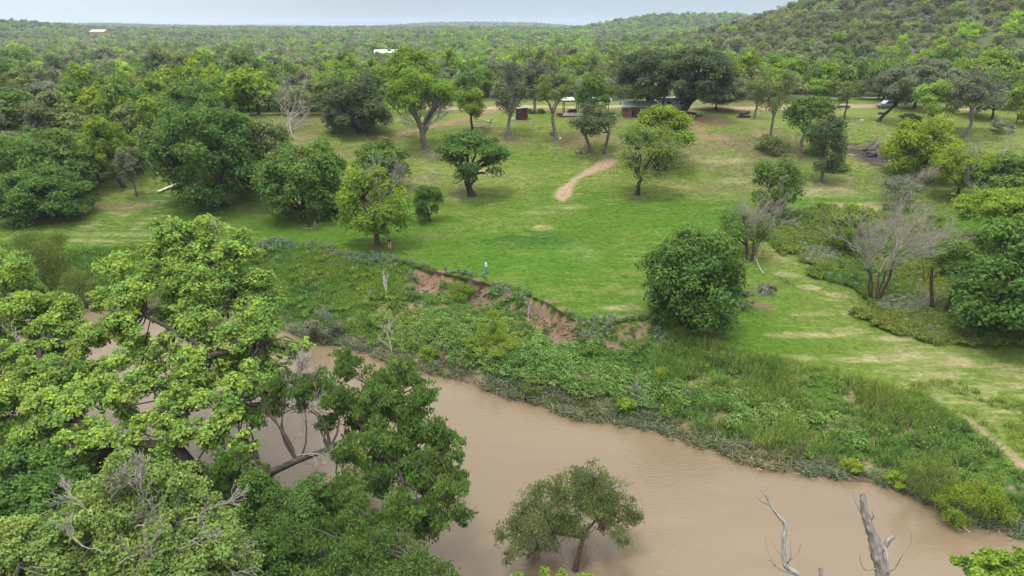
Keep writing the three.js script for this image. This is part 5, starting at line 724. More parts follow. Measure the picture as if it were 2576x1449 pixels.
{ // travel trailer
  const p = ground(1686, 281), t = thing('travel_trailer', 'long white travel trailer parked behind the cabin and oaks', 'trailer', p); t.rotation.y = 0.05; const L = 8.4, h = 2.9;
  const sh = new THREE.Shape(); sh.moveTo(-L / 2, 0); sh.lineTo(L / 2, 0); sh.lineTo(L / 2, h - 0.2); sh.quadraticCurveTo(L / 2, h, L / 2 - 0.3, h); sh.lineTo(-L / 2 + 0.9, h); sh.quadraticCurveTo(-L / 2 + 0.2, h, -L / 2, h - 1); sh.closePath();
  const g = new THREE.ExtrudeGeometry(sh, { depth: 2.4, bevelSize: 0.05, bevelThickness: 0.05, bevelSegments: 2 }); g.translate(0, 0.65, -1.2); part('body', g, M.white, t);
  for (const y of [1.15, 1.35, 2.85]) part('stripe', box(L - 0.6, 0.07, 0.02, 0, y, 1.27), M.stripe, t);
  for (const x of [-2.8, -0.8, 2.6]) { const w = part('window', rbox(1.2, 0.75, 0.05, x, 2.25, 1.27), M.glass, t); part('frame', mergeGeometries([box(1.3, 0.06, 0.04, x, 2.65, 1.28), box(1.3, 0.06, 0.04, x, 1.85, 1.28)]), M.steel, w); }
  const dr = part('door', rbox(0.75, 1.9, 0.05, 1.0, 1.75, 1.27), M.whiteMetal, t); part('handle', box(0.08, 0.12, 0.05, 1.28, 1.7, 1.31), M.dark, dr);
  for (const x of [0.9, 1.8]) for (const z of [-1.15, 1.15]) { const w = cyl(0.36, 0.36, 0.24, 18, 0, 0, 0); w.rotateX(Math.PI / 2); w.translate(x, 0.36, z); const wh = part('wheel', w, M.tyre, t); const rm = cyl(0.2, 0.2, 0.26, 12, 0, 0, 0); rm.rotateX(Math.PI / 2); rm.translate(x, 0.36, z); part('rim', rm, M.chrome, wh); }
  part('chassis', box(L - 0.4, 0.2, 1.8, 0, 0.55, 0), M.dark, t); part('hitch', box(1.2, 0.12, 0.3, -L / 2 - 0.6, 0.55, 0), M.dark, t); part('roof_vent', rbox(0.8, 0.25, 0.7, -0.5, h + 0.77, 0), M.whiteMetal, t);
}
// road vehicles: side profile extruded, facing -x
function vehicle(name, label, category, p, turn, prof, glass, paint, lower, wheels, W = 1.85) {
  const t = thing(name, label, category, p); t.rotation.y = turn;
  const ex = (pts, w, bev) => { const sh = new THREE.Shape(pts.map(([x, y]) => new THREE.Vector2(x, y))), g = new THREE.ExtrudeGeometry(sh, { depth: w - bev * 2, bevelSize: bev, bevelThickness: bev, bevelSegments: 3 }); g.translate(0, 0, -w / 2 + bev); return g; };
  part('body', ex(prof, W, 0.09), paint, t); part('lower_panel', ex(lower, W + 0.03, 0.04), M.stripe, t);
  glass.side.forEach((q) => { for (const s of [-1, 1]) { const g = ex(q, 0.03, 0.008); g.translate(0, 0, s * (W / 2 + 0.005)); part('side_window', g, M.glass, t); } });
  for (const [x0, y0, x1, y1] of glass.screens) { const L = Math.hypot(x1 - x0, y1 - y0), g = box(L, 0.03, W * 0.84); g.rotateZ(Math.atan2(y1 - y0, x1 - x0)); g.translate((x0 + x1) / 2, (y0 + y1) / 2, 0); part('windscreen', g, M.glass, t); }
  for (const x of wheels) for (const s of [-1, 1]) { const g = cyl(0.36, 0.36, 0.24, 20, 0, 0, 0); g.rotateX(Math.PI / 2); g.translate(x, 0.36, s * (W / 2 - 0.08)); const w = part('wheel', g, M.tyre, t), r = cyl(0.21, 0.21, 0.27, 12, 0, 0, 0); r.rotateX(Math.PI / 2); r.translate(x, 0.36, s * (W / 2 - 0.08)); part('rim', r, M.chrome, w); }
  const xs = prof.map((q) => q[0]), x0 = Math.min(...xs), x1 = Math.max(...xs); for (const s of [-1, 1]) { part('headlight', rbox(0.08, 0.16, 0.34, x0 - 0.07, 0.82, s * (W / 2 - 0.3)), M.lampGlass, t); part('tail_light', rbox(0.06, 0.3, 0.16, x1 + 0.08, 0.9, s * (W / 2 - 0.15)), M.redLens, t); part('mirror', rbox(0.16, 0.14, 0.2, glass.mirror, 1.12, s * (W / 2 + 0.12)), M.dark, t); }
  part('bumper', rbox(0.14, 0.22, W * 0.96, x0 - 0.08, 0.5, 0), M.dark, t); part('bumper', rbox(0.14, 0.22, W * 0.96, x1 + 0.08, 0.5, 0), M.dark, t);
  return t;
}
vehicle('pickup_truck', 'white pickup with dark windows parked in front of the trailer beside the cabin', 'pickup', ground(1665, 282), 0.25, [[-2.75, 0.45], [2.75, 0.45], [2.75, 1.05], [0.75, 1.08], [0.55, 1.75], [-0.75, 1.78], [-1.35, 1.15], [-2.6, 1.02]], { side: [[[-1.2, 1.15], [-0.7, 1.66], [-0.2, 1.68], [-0.2, 1.15]], [[-0.1, 1.15], [-0.1, 1.68], [0.45, 1.66], [0.6, 1.15]]], screens: [[-1.4, 1.2, -0.83, 1.78]], mirror: -1.1 }, M.white, [[-2.7, 0.35], [2.7, 0.35], [2.7, 0.5], [-2.7, 0.5]], [-1.75, 1.7]);
vehicle('parked_car', 'silver-white sport utility vehicle parked on the gravel road under the leaning oak', 'car', ground(2230, 271), 0.12, [[-2.4, 0.5], [2.4, 0.5], [2.42, 1.1], [2.2, 1.75], [-0.5, 1.8], [-1.2, 1.2], [-2.35, 1.05]], { side: [[[-1.0, 1.2], [-0.45, 1.7], [0.3, 1.7], [0.3, 1.2]], [[0.4, 1.2], [0.4, 1.7], [1.2, 1.69], [1.25, 1.2]], [[1.35, 1.2], [1.3, 1.69], [2.0, 1.66], [2.2, 1.2]]], screens: [[-1.24, 1.24, -0.56, 1.82], [2.3, 1.72, 2.5, 1.15]], mirror: -0.95 }, M.silver, [[-2.38, 0.35], [2.4, 0.35], [2.42, 0.72], [-2.4, 0.72]], [-1.5, 1.5]);
{ // open shelter
  const p = ground(1472, 288), t = thing('open_shelter', 'open-sided picnic shelter with flat white metal roof on timber posts', 'shelter', p), w = 11.5, d = 4.2, h = 3.4; t.rotation.y = 0.03;
  part('floor_slab', box(w, 0.25, d, 0, 0.02, 0), M.concrete, t);
  for (const x of [-w / 2 + 0.4, -w / 6, w / 6, w / 2 - 0.4]) for (const z of [-d / 2 + 0.3, d / 2 - 0.3]) { const q = part('post', box(0.2, h + (z < 0 ? 0.35 : 0), 0.2, x, h / 2 + (z < 0 ? 0.17 : 0), z), M.timber, t); part('post_base', box(0.34, 0.5, 0.34, x, 0.35, z), M.white, q); }
  for (const z of [-d / 2 + 0.3, d / 2 - 0.3]) part('beam', box(w, 0.24, 0.14, 0, h - 0.05 + (z < 0 ? 0.35 : 0), z), M.timber, t);
  const g = [box(w + 0.7, 0.06, d + 0.5)]; for (let i = 0; i <= 20; i++) g.push(box(0.06, 0.06, d + 0.5, -w / 2 - 0.35 + (w + 0.7) * i / 20, 0.06, 0)); const r = mergeGeometries(g); r.rotateX(0.065); r.translate(0, h + 0.36, 0); part('roof', r, M.whiteMetal, t);
}
{ // riding mower under the shelter
  const p = ground(1410, 293), t = thing('riding_mower', 'small red and black riding mower at the left end of the shelter', 'mower', p); t.rotation.y = 0.15;
  part('hood', rbox(0.85, 0.45, 0.6, -0.45, 0.75, 0, 0.12), M.red, t); part('chassis', rbox(1.7, 0.22, 0.7, 0, 0.45, 0), M.dark, t); part('seat', mergeGeometries([rbox(0.45, 0.12, 0.5, 0.45, 0.78, 0), rbox(0.12, 0.5, 0.5, 0.7, 1.02, 0)]), M.dark, t); part('fender', rbox(0.7, 0.12, 1.0, 0.5, 0.66, 0), M.red, t); part('mower_deck', rbox(0.8, 0.16, 1.15, 0.0, 0.26, 0), M.dark, t);
  const sw = new THREE.TorusGeometry(0.18, 0.025, 6, 16); sw.rotateY(Math.PI / 2); sw.rotateZ(-0.5); sw.translate(0.05, 1.12, 0); part('steering_wheel', sw, M.dark, t); part('steering_column', cyl(0.03, 0.03, 0.35, 6, 0, 0.95, 0), M.dark, t);
  for (const [x, r] of [[-0.65, 0.2], [0.55, 0.28]]) for (const s of [-1, 1]) { const g = cyl(r, r, 0.2, 14, 0, 0, 0); g.rotateX(Math.PI / 2); g.translate(x, r, s * 0.42); const w = part('wheel', g, M.tyre, t), q = cyl(r * 0.5, r * 0.5, 0.22, 10, 0, 0, 0); q.rotateX(Math.PI / 2); q.translate(x, r, s * 0.42); part('rim', q, M.lampGlass, w); }
}
function picnicTable(label, p, turn, m) { const t = thing('picnic_table', label, 'table', p); t.rotation.y = turn; for (let i = 0; i < 4; i++) part('top_plank', box(2.2, 0.05, 0.17, 0, 0.76, -0.28 + i * 0.187), m, t); for (const s of [-1, 1]) { part('bench', box(2.2, 0.05, 0.26, 0, 0.46, s * 0.72), m, t); part('leg', mergeGeometries([box(0.09, 0.78, 0.09, s * 0.8, 0.38, 0.2), box(0.09, 0.78, 0.09, s * 0.8, 0.38, -0.2), box(0.08, 0.08, 1.6, s * 0.8, 0.4, 0)]), m, t); } return t; }
picnicTable('dark picnic table in the middle of the open shelter', ground(1478, 290).add(V(0, 0.14, 0)), 0.1, M.timber); picnicTable('grey picnic table at the right end of the open shelter', ground(1512, 288).add(V(0, 0.14, 0)), -0.1, M.wood);
function smoker(label, p, turn) { const t = thing('barbecue_smoker', label, 'smoker', p); t.rotation.y = turn; const b = new THREE.CapsuleGeometry(0.42, 1.3, 6, 16); b.rotateZ(Math.PI / 2); b.translate(0, 0.95, 0); part('barrel', b, M.dark, t); part('chimney', cyl(0.07, 0.07, 0.8, 10, 0.75, 1.6, 0), M.dark, t); part('handle', box(0.5, 0.04, 0.06, 0, 1.0, 0.46), M.chrome, t); part('firebox', rbox(0.5, 0.5, 0.55, -1.1, 0.75, 0), M.dark, t); for (const x of [-0.6, 0.6]) for (const z of [-0.25, 0.25]) part('leg', box(0.07, 0.6, 0.07, x, 0.3, z), M.dark, t); part('shelf', box(1.5, 0.03, 0.25, 0, 0.85, 0.55), M.timber, t); return t; }
smoker('black barrel barbecue smoker inside the open shelter', ground(1440, 290).add(V(0, 0.14, 0)), 0.1); smoker('dark barrel smoker under the largest dark oak by the white plank', ground(484, 478), 0.5);
{ const p = ground(1313, 299), t = thing('tool_shed', 'dark red wooden shed with slanting white metal roof', 'shed', p), w = 2.5, d = 2.4, h = 2.4; t.rotation.y = -0.18;
  for (let i = 0; i < 10; i++) part('plank', box(w / 10 - 0.015, h, 0.06, -w / 2 + (i + 0.5) * w / 10, h / 2, d / 2 + (i % 2) * 0.008), M.shedRed, t);
  part('wall', box(0.08, h, d, -w / 2, h / 2, 0), M.shedRed, t); part('wall', box(0.08, h + 0.25, d, w / 2, h / 2 + 0.12, 0), M.shedRed, t); part('wall', box(w, h, 0.06, 0, h / 2, -d / 2), M.shedRed, t);
  const g = [box(w + 0.7, 0.05, d + 0.7)]; for (let i = 0; i <= 8; i++) g.push(box(w + 0.7, 0.05, 0.05, 0, 0.04, -d / 2 - 0.35 + (d + 0.7) * i / 8)); const r = mergeGeometries(g); r.rotateZ(0.11); r.translate(0, h + 0.17, 0); part('roof', r, M.whiteMetal, t); const dr = part('door', box(0.9, 1.9, 0.05, 0.55, 0.97, d / 2 + 0.06), M.shedRed, t); part('latch', box(0.12, 0.05, 0.05, 0.2, 1.0, d / 2 + 0.1), M.chrome, dr); }
{ const p = ground(1546, 301), t = thing('rain_barrel', 'brown barrel with white lid standing on the grass left of the cabin', 'barrel', p), g = new THREE.LatheGeometry([[0, 0], [0.36, 0], [0.44, 0.3], [0.44, 0.6], [0.37, 0.92], [0, 0.92]].map(([x, y]) => new THREE.Vector2(x, y)), 16); part('barrel', g, std(col(0.10, 0.05, 0.03), 0.8), t); part('lid', cyl(0.3, 0.38, 0.1, 14, 0.05, 0.97, 0), M.white, t); for (const y of [0.25, 0.65]) { const h = new THREE.TorusGeometry(0.445, 0.02, 6, 20); h.rotateX(Math.PI / 2); h.translate(0, y, 0); part('hoop', h, M.steel, t); } }
{ const a = ground(1534, 277), b = ground(1560, 274), t = thing('pipe_rail', 'low white pipe rail between the shelter and the cabin', 'rail', a), d = b.clone().sub(a), g = new THREE.CylinderGeometry(0.06, 0.06, d.length(), 8); g.rotateZ(Math.PI / 2); g.rotateY(-Math.atan2(d.z, d.x)); g.translate(d.x / 2, 0.55, d.z / 2); part('rail', g, M.white, t); for (const k of [0.05, 0.5, 0.95]) part('post', cyl(0.06, 0.06, 0.65, 8, d.x * k, 0.28, d.z * k), M.white, t); }
function cooler(label, p) { const t = thing('cooler', label, 'cooler', p); part('body', rbox(0.7, 0.4, 0.42, 0, 0.2, 0, 0.06), M.white, t); part('lid', rbox(0.74, 0.1, 0.46, 0, 0.45, 0, 0.04), M.white, t); part('handle', box(0.3, 0.04, 0.04, 0, 0.33, 0.24), M.stripe, t); return t; }
cooler('white cooler on grass behind the trunk of the tall grey-green tree', ground(1291, 303)); cooler('white cooler with dark side standing alone on the terrace grass left of the leaning oak', ground(2168, 306));
{ const p = ground(1389, 341), t = thing('old_tyre', 'black tyre leaning at the foot of the tall pale trunk', 'tyre', p), g = new THREE.TorusGeometry(0.3, 0.13, 10, 22); g.rotateX(0.25); g.translate(0, 0.4, 0); part('tread', g, M.tyre, t); const r = new THREE.TorusGeometry(0.19, 0.03, 6, 18); r.rotateX(0.25); r.translate(0, 0.4, 0); part('rim', r, M.steel, t); }
{ const p = ground(1409, 351), t = thing('plastic_jug', 'white plastic jug at the right foot of the tall pale trunk', 'jug', p), g = new THREE.LatheGeometry([[0, 0], [0.22, 0], [0.24, 0.1], [0.24, 0.4], [0.1, 0.55], [0.07, 0.62], [0, 0.62]].map(([x, y]) => new THREE.Vector2(x, y)), 14); part('bottle', g, M.white, t); part('cap', cyl(0.08, 0.08, 0.07, 10, 0, 0.65, 0), M.stripe, t); const h = new THREE.TorusGeometry(0.1, 0.025, 6, 12); h.translate(0.22, 0.35, 0); part('handle', h, M.white, t); }
// log heaps: each log a part
function logHeap(label, p, n, r, L, mats, spread, name = 'log_heap') { const rng = mulberry(seed += 91), t = thing(name, label, 'logs', p); for (let i = 0; i < n; i++) { const q = r * (0.7 + 0.6 * rng()), g = cyl(q, q * 0.85, L * (0.6 + 0.6 * rng()), 9, 0, 0, 0); g.rotateZ(Math.PI / 2 + (rng() - 0.5) * 0.3); g.rotateY((rng() - 0.5) * 1.6); const lay = Math.floor(i / Math.max(3, n / 3)); g.translate((rng() - 0.5) * spread * (1 - lay * 0.25), q * 0.8 + lay * r * 1.5, (rng() - 0.5) * spread * 0.5); part('log', g, mats[i % mats.length], t); } return t; }
const logA = std(col(0.13, 0.085, 0.07), 0.95), logB = std(col(0.22, 0.17, 0.14), 0.95), logC = std(col(0.045, 0.04, 0.04), 0.95);
logHeap('small pile of cut firewood on the lawn beneath the V-shaped tree', ground(1463, 385), 20, 0.13, 1.0, [logA, logB, logA], 2.4, 'wood_pile'); logHeap('dark heap of logs on the red earth right of the big live oak', ground(1745, 293), 11, 0.24, 1.8, [logC, logC, logA], 3.6); logHeap('dark heap of old logs on the grass left of the wispy pale tree', ground(1866, 295), 8, 0.26, 2.6, [logC, logC, logB], 2.2); logHeap('charred wood heap in the burn pit below the bright round tree', ground(2196, 392), 16, 0.16, 1.5, [logC, logA, logC], 3.4, 'burn_pile'); logHeap('dark logs at the gravel road edge below the leaning oak', ground(2216, 288), 5, 0.16, 1.0, [logC], 1.0);
{ const p = ground(2122, 273), t = thing('fallen_log', 'thick dark log lying along the gravel road behind a slim trunk', 'log', p), g = cyl(0.34, 0.28, 3.2, 12, 0, 0, 0); g.rotateZ(Math.PI / 2); g.translate(0, 0.5, 0); part('log', g, logC, t); for (const x of [-1.1, 1.1]) { const q = cyl(0.18, 0.18, 0.6, 8, 0, 0, 0); q.rotateX(Math.PI / 2); q.translate(x, 0.15, 0); part('support', q, logA, t); } }
tree('meadow_tree', 'slim grey trunk with small crown in front of the thick dark log', 2124, 299, 2092, 2156, 210, 262, { pal: 'olive', bark: 'grey', tr: 0.24, n: 16, cs: 0.33, dense: 0.9 });
fallen('short white log on the terrace grass left of the white cooler', 2128, 315, 2150, 313, 0.12, 0, 'pale', 0.05, 'fallen_log');
{ const a = ground(398, 487), b = ground(450, 465), t = thing('plank_bench', 'long weathered white plank laid on low blocks at left edge of the lawn', 'bench', a), d = b.clone().sub(a), L = d.length(), an = -Math.atan2(d.z, d.x), inc = Math.atan2(d.y, Math.hypot(d.x, d.z)); for (const k of [-0.17, 0.17]) { const g = box(L, 0.09, 0.31, 0, 0, k); g.rotateZ(inc); g.rotateY(an); g.translate(d.x / 2, d.y / 2 + 0.38, d.z / 2); part('plank', g, M.plank, t); } for (const k of [0.06, 0.5, 0.94]) { const g = box(0.3, 0.6, 0.6, 0, 0, 0, an); g.translate(d.x * k, d.y * k + 0.04, d.z * k); part('block', g, M.tan, t); } }
// far buildings
{ const p = ground(972, 147), [, , f] = project(p), m = f / FOC, t = thing('metal_barn', 'long pale blue metal barn with white roof in the woods', 'barn', p), w = 54 * m, d = 9, h = 13 * m; t.rotation.y = 0.1;
  for (const z of [-d / 2, d / 2]) { const g = [box(w, h, 0.1, 0, h / 2, z)]; for (let i = 0; i <= 24; i++) g.push(box(0.08, h, 0.06, -w / 2 + w * i / 24, h / 2, z + Math.sign(z) * 0.07)); part('wall', mergeGeometries(g), M.barnBlue, t); } for (const x of [-w / 2, w / 2]) { part('wall', box(0.1, h, d, x, h / 2, 0), M.barnBlue, t); gableEnd(t, M.barnBlue, d, h, 2.2, x); } const r = new THREE.Group(); r.name = 'roof'; t.add(r); gableRoof(r, M.barnRoof, w, d, h, 2.2, 0.4, 18); part('door', box(3.2, 3.4, 0.08, w * 0.25, 1.7, d / 2 + 0.14), M.steel, t); part('gutter', box(w + 0.6, 0.2, 0.2, 0, h - 0.02, d / 2 + 0.55), M.steel, t); }
function farHouse(label, px, py, wpx, hpx, wall, roof, turn, rise, dd = 8) { const p = ground(px, py), [, , f] = project(p), m = f / FOC, t = thing('far_house', label, 'house', p), w = wpx * m, h = hpx * m, d = dd; t.rotation.y = turn; for (const z of [-d / 2, d / 2]) part('wall', box(w, h, 0.2, 0, h / 2, z), wall, t); for (const x of [-w / 2 + 0.1, w / 2 - 0.1]) { part('wall', box(0.2, h, d - 0.2, x, h / 2, 0), wall, t); gableEnd(t, wall, d, h, rise, x); } const r = new THREE.Group(); r.name = 'roof'; t.add(r); gableRoof(r, roof, w, d, h, rise, 0.6, 12); for (const k of [-0.3, 0, 0.3]) part('window', box(1.1, 1.2, 0.06, k * w, h * 0.62, d / 2 + 0.12), M.glass, t); return t; }
farHouse('wide tan house with pale pitched roof on the far left ridge', 254, 92, 44, 11, M.tan, std(col(0.34, 0.29, 0.27), 0.7), -0.25, 3.4, 13); farHouse('white roofed house half hidden in trees behind the big live oaks', 1766, 196, 36, 14, M.tan, M.whiteMetal, -0.15, 1.4); farHouse('second white roofed house half hidden right of the first', 1838, 196, 38, 14, M.tan, M.whiteMetal, 0.1, 1.2); farHouse('tiny white shed in the left middle woods', 617, 174, 9, 10, M.white, M.whiteMetal, 0, 0.6, 3);
// utility poles
function pole(label, px, py, H0, trans) { const p = ground(px, py), t = thing('utility_pole', label, 'pole', p); part('pole', cyl(0.13, 0.19, H0, 8, 0, H0 / 2, 0), std(col(0.28, 0.22, 0.17), 0.95), t); part('crossarm', box(2.4, 0.13, 0.13, 0, H0 - 0.7, 0), M.timber, t); for (const x of [-1, 0, 1]) part('insulator', cyl(0.06, 0.06, 0.2, 6, x, H0 - 0.52, 0), M.white, t); if (trans) part('transformer', cyl(0.32, 0.32, 1.0, 10, 0.42, H0 - 1.8, 0), M.steel, t); return t; }
pole('wooden utility pole with grey transformer in the woods left of the metal barn', 830, 168, 12, true); pole('wooden utility pole on the right hillside', 2019, 108, 11, false); pole('far utility pole with transformer in the middle of the woods', 1240, 122, 11, true);

// foreground dead snags
function snag(label, base, trunk, limbs, k, seedN) {
  const rng = mulberry(seedN), t = thing('dead_snag', label, 'dead tree', base), w = new GB(), L = (a) => a.map(([x, y, d, r]) => { const q = atDepth(x, y, d).sub(base); return [q.x, q.y, q.z, r * 0.86]; });
  const smooth = (pts) => { const c = new THREE.CatmullRomCurve3(pts.map((q) => V(q[0], q[1], q[2]))), n = pts.length * 5, o = []; for (let i = 0; i <= n; i++) { const p = c.getPoint(i / n), f = i / n * (pts.length - 1), j = Math.min(Math.floor(f), pts.length - 2); o.push([p.x, p.y, p.z, lerp(pts[j][3], pts[j + 1][3], f - j) * (0.93 + 0.14 * rng())]); } return o; };
  tube(w, smooth([[0, -0.5, 0, trunk[0][3] * 1.25], ...L(trunk)]), 12, BARK[k], rng, 0.16); part('trunk', w.geo(true), barkMat, t);
  for (const l of limbs) { const g = new GB(); tube(g, smooth(L(l)), 6, BARK.bonePale, rng, 0.12); part('limb', g.geo(true), barkMat, t); }
  return t;
}
BARK.bonePale = [0.46, 0.425, 0.385]; BARK.snag = [0.36, 0.31, 0.265];
const sb = (px, py, d) => { const q = atDepth(px, py, d); return V(q.x, H(q.x, q.z), q.z); };
snag('thick broken dead trunk with rotten grey tip in the bottom right foreground', sb(2232, 1640, 32), [[2218, 1440, 32, 0.33], [2208, 1400, 32, 0.33], [2195, 1345, 32, 0.27], [2180, 1305, 32, 0.23], [2172, 1265, 32, 0.17], [2170, 1243, 32, 0.13]], [[[2205, 1390, 32, 0.16], [2228, 1372, 31.8, 0.13], [2236, 1358, 31.7, 0.14], [2250, 1350, 31.6, 0.1]], [[2226, 1375, 31.8, 0.1], [2232, 1400, 31.6, 0.08], [2234, 1428, 31.5, 0.04]], [[2183, 1320, 32, 0.05], [2165, 1290, 32.3, 0.03], [2150, 1255, 32.5, 0.018], [2146, 1235, 32.6, 0.01]], [[2186, 1310, 32, 0.05], [2198, 1300, 31.7, 0.035], [2194, 1290, 31.6, 0.02], [2200, 1278, 31.6, 0.012]], [[2215, 1449, 32, 0.05], [2250, 1430, 31.5, 0.035], [2268, 1400, 31.3, 0.025], [2290, 1370, 31.2, 0.018], [2292, 1335, 31.2, 0.01]], [[2204, 1430, 32, 0.05], [2175, 1432, 31.6, 0.035], [2164, 1400, 31.5, 0.02], [2188, 1385, 31.4, 0.012]], [[2178, 1290, 32, 0.03], [2160, 1275, 32.2, 0.015], [2146, 1262, 32.3, 0.008]]], 'snag', 501);
snag('slender forked bleached dead tree left of the thick broken trunk', sb(2050, 1640, 32), [[2010, 1449, 32, 0.15], [1978, 1425, 32, 0.13], [1972, 1400, 32, 0.12], [1972, 1350, 32, 0.1], [1976, 1322, 32, 0.12], [1960, 1300, 32, 0.09], [1940, 1275, 32, 0.06], [1932, 1260, 32, 0.05]], [[[1936, 1270, 32, 0.05], [1918, 1262, 31.9, 0.04], [1904, 1252, 31.8, 0.02]], [[1933, 1262, 32, 0.045], [1930, 1240, 32.1, 0.03], [1916, 1225, 32.2, 0.012]], [[1932, 1258, 32, 0.04], [1924, 1246, 31.8, 0.02], [1912, 1234, 31.7, 0.01]], [[1972, 1415, 32, 0.06], [1992, 1405, 31.8, 0.04], [2008, 1390, 31.7, 0.025], [2016, 1368, 31.6, 0.012]], [[1980, 1420, 32, 0.035], [1990, 1400, 31.6, 0.02], [1988, 1372, 31.5, 0.012], [1990, 1350, 31.5, 0.008]], [[1975, 1410, 32, 0.03], [1955, 1385, 32.2, 0.018], [1942, 1360, 32.3, 0.01]], [[2000, 1445, 32, 0.06], [1960, 1430, 31.6, 0.04], [1938, 1410, 31.5, 0.02], [1918, 1402, 31.4, 0.01]], [[1950, 1425, 31.6, 0.025], [1932, 1390, 31.7, 0.014], [1926, 1350, 31.8, 0.008]], [[1972, 1345, 32, 0.02], [1984, 1335, 31.9, 0.012], [1990, 1345, 31.8, 0.008]]], 'bonePale', 507);
snag('short broken stub between the two dead trunks at the bottom edge', sb(2080, 1640, 31), [[2072, 1500, 31, 0.1], [2066, 1450, 31, 0.09], [2062, 1430, 31, 0.07]], [[[2066, 1445, 31, 0.04], [2070, 1432, 31, 0.03], [2069, 1426, 31, 0.02]]], 'snag', 511);

// ---------------------------------------------------------------- people: skeleton capsules, smooth union, marching cubes
function bodyMesh(bones, k, size, res, mat, name, parent, dy = 1) {
  const mc = new MarchingCubes(res, mat, false, false, 60000); mc.isolation = 0;
  for (let z = 0; z < res; z++) for (let y = 0; y < res; y++) for (let x = 0; x < res; x++) {
    const px = (x - res / 2) / (res / 2) * size, py = (y - res / 2) / (res / 2) * size + dy, pz = (z - res / 2) / (res / 2) * size; let d = 9;
    for (const [ax, ay, az, ra, bx, by, bz, rb] of bones) { const ex = bx - ax, ey = by - ay, ez = bz - az, t = clamp(((px - ax) * ex + (py - ay) * ey + (pz - az) * ez) / (ex * ex + ey * ey + ez * ez + 1e-9)), q = Math.hypot(px - ax - ex * t, py - ay - ey * t, pz - az - ez * t) - lerp(ra, rb, t), h = Math.max(k - Math.abs(d - q), 0) / k; d = Math.min(d, q) - h * h * k * 0.25; }
    mc.field[x + y * res + z * res * res] = -d;
  }
  mc.update(); const n = mc.count, g = new THREE.BufferGeometry(), p = new Float32Array(n * 3), nn = new Float32Array(n * 3);
  for (let i = 0; i < n; i++) { p[i * 3] = mc.positionArray[i * 3] * size; p[i * 3 + 1] = mc.positionArray[i * 3 + 1] * size + dy; p[i * 3 + 2] = mc.positionArray[i * 3 + 2] * size; nn[i * 3] = mc.normalArray[i * 3]; nn[i * 3 + 1] = mc.normalArray[i * 3 + 1]; nn[i * 3 + 2] = mc.normalArray[i * 3 + 2]; }
  g.setAttribute('position', new THREE.BufferAttribute(p, 3)); g.setAttribute('normal', new THREE.BufferAttribute(nn, 3)); return part(name, g, mat, parent);
}
const skin = std(col(0.42, 0.25, 0.18), 0.6);
function hand(bx, by, bz, dx, dy, dz) { const o = [[bx, by, bz, 0.032, bx + dx * 0.07, by + dy * 0.07, bz + dz * 0.07, 0.03]]; for (let f = 0; f < 4; f++) { const s = (f - 1.5) * 0.017, l = [0.06, 0.07, 0.066, 0.052][f]; o.push([bx + dx * 0.07 + s, by + dy * 0.07, bz + dz * 0.07, 0.009, bx + dx * (0.07 + l) + s, by + dy * (0.07 + l) - 0.015, bz + dz * (0.07 + l), 0.008]); } o.push([bx + dx * 0.02, by + dy * 0.02, bz + dz * 0.02, 0.012, bx + dx * 0.06 + 0.035, by + dy * 0.06 + 0.01, bz + dz * 0.06 + 0.02, 0.01]); return o; }
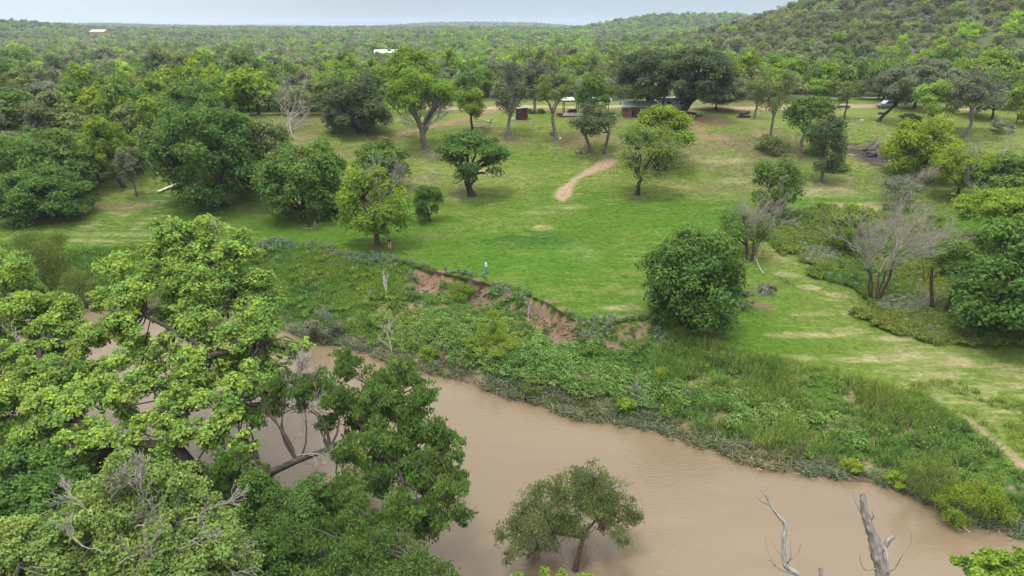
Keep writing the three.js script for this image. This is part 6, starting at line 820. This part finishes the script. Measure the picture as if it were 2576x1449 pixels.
function person(label, p, turn, o) {
  const t = thing('person', label, 'person', p); t.rotation.y = turn;
  const hip = 0.92, sh = 1.44, A = o.arms, Lg = o.legs, head = o.head ?? [0, 0.02];
  const body = [[0, hip, 0, 0.13, 0, 1.2, 0, 0.12], [0, 1.2, 0, 0.125, 0, 1.38, 0, 0.13], [-0.15, sh - 0.02, 0, 0.065, 0.15, sh - 0.02, 0, 0.065], [0, 1.42, 0, 0.06, head[0] * 0.6, 1.56, head[1] * 0.6, 0.055], [head[0], 1.62, head[1], 0.085, head[0], 1.72, head[1] - 0.01, 0.095], [head[0], 1.59, head[1] + 0.06, 0.04, head[0], 1.6, head[1] + 0.06, 0.035], [head[0], 1.655, head[1] + 0.1, 0.012, head[0], 1.635, head[1] + 0.112, 0.016]];
  for (const s of [-1, 1]) { body.push([head[0] + s * 0.09, 1.67, head[1], 0.02, head[0] + s * 0.095, 1.64, head[1], 0.016]); const a = A[s < 0 ? 0 : 1], l = Lg[s < 0 ? 0 : 1]; body.push([s * 0.19, sh - 0.02, 0, 0.052, a[0], a[1], a[2], 0.042], [a[0], a[1], a[2], 0.04, a[3], a[4], a[5], 0.03]); const hl = Math.hypot(a[3] - a[0], a[4] - a[1], a[5] - a[2]); body.push(...hand(a[3], a[4], a[5], (a[3] - a[0]) / hl, (a[4] - a[1]) / hl, (a[5] - a[2]) / hl)); body.push([s * 0.09, hip, 0, 0.085, l[0], l[1], l[2], 0.06], [l[0], l[1], l[2], 0.058, l[3], l[4], l[5], 0.042], [l[3], l[4] - 0.02, l[5] - 0.03, 0.045, l[3], l[4] - 0.05, l[5] + 0.14, 0.035]); }
  bodyMesh(body, 0.05, 0.98, 96, skin, 'body', t, 0.93);
  const shirt = [[0, hip + 0.02, 0, 0.155, 0, 1.2, 0, 0.145], [0, 1.2, 0, 0.145, 0, 1.38, 0, 0.15], [-0.16, sh - 0.03, 0, 0.08, 0.16, sh - 0.03, 0, 0.08]], pants = [[-0.07, hip + 0.02, 0, 0.125, 0.07, hip + 0.02, 0, 0.125]], shoes = [];
  for (const s of [-1, 1]) { const a = A[s < 0 ? 0 : 1], l = Lg[s < 0 ? 0 : 1], e = o.sleeve; shirt.push([s * 0.19, sh - 0.02, 0, 0.07, a[0], a[1], a[2], 0.06]); if (e > 0) shirt.push([a[0], a[1], a[2], 0.058, lerp(a[0], a[3], e), lerp(a[1], a[4], e), lerp(a[2], a[5], e), 0.048]); pants.push([s * 0.09, hip, 0, 0.11, l[0], l[1], l[2], 0.085], [l[0], l[1], l[2], 0.082, l[3], l[4] + 0.02, l[5], 0.075]); shoes.push([l[3], l[4] - 0.03, l[5] - 0.04, 0.055, l[3], l[4] - 0.05, l[5] + 0.16, 0.045]); }
  bodyMesh(shirt, 0.05, 0.98, 64, o.shirt, 'shirt', t, 0.93); bodyMesh(pants, 0.04, 0.98, 64, o.pants, 'trousers', t, 0.93); bodyMesh(shoes, 0.01, 0.98, 64, M.dark, 'shoes', t, 0.93);
  bodyMesh([[head[0], 1.73, head[1] - 0.015, 0.102, head[0], 1.7, head[1] - 0.04, 0.1], ...(o.cap ? [[head[0], 1.735, head[1] + 0.06, 0.05, head[0], 1.72, head[1] + 0.15, 0.03]] : [])], 0.03, 0.98, 64, o.hair, o.cap ? 'cap' : 'hair', t, 0.93);
  return t;
}
{ const t = person('person in dark top and khaki trousers by the bright twiggy tree holding a controller', ground(981, 627), 0.15, { arms: [[-0.27, 1.17, 0.02, -0.09, 1.13, 0.24], [0.27, 1.17, 0.02, 0.09, 1.13, 0.24]], legs: [[-0.12, 0.5, 0.02, -0.14, 0.1, -0.01], [0.12, 0.5, 0.02, 0.14, 0.1, -0.01]], head: [0, 0.05], sleeve: 0, shirt: std(col(0.035, 0.028, 0.05), 0.9), pants: std(col(0.48, 0.36, 0.23), 0.9), hair: std(col(0.03, 0.03, 0.035), 0.9), cap: true });
  const c = thing('remote_controller', 'small dark controller held by the person in khaki trousers', 'controller', V(0, 0, 0)); const w = V(0, 1.13, 0.36).applyAxisAngle(V(0, 1, 0), 0.15).add(t.position); c.position.copy(w); c.rotation.y = 0.15; part('case', rbox(0.17, 0.05, 0.1, 0, 0, 0, 0.02), M.stripe, c); for (const x of [-0.04, 0.04]) part('stick', cyl(0.008, 0.008, 0.04, 6, x, 0.04, 0), M.chrome, c); part('aerial', box(0.12, 0.06, 0.01, 0, 0.03, 0.055), M.dark, c); }
person('person in pale blue shirt and blue jeans walking along the bank crest looking down', ground(1223, 688), Math.PI / 2 - 0.1, { arms: [[-0.24, 1.16, -0.04, -0.22, 0.92, 0.06], [0.24, 1.16, 0.02, 0.23, 0.93, 0.16]], legs: [[-0.09, 0.5, 0.09, -0.09, 0.1, 0.02], [0.09, 0.5, -0.01, 0.09, 0.1, -0.2]], head: [0, 0.09], sleeve: 0.9, shirt: std(col(0.50, 0.60, 0.72), 0.9), pants: std(col(0.10, 0.19, 0.36), 0.9), hair: std(col(0.06, 0.035, 0.03), 0.9) });
renderer.render(scene, camera);
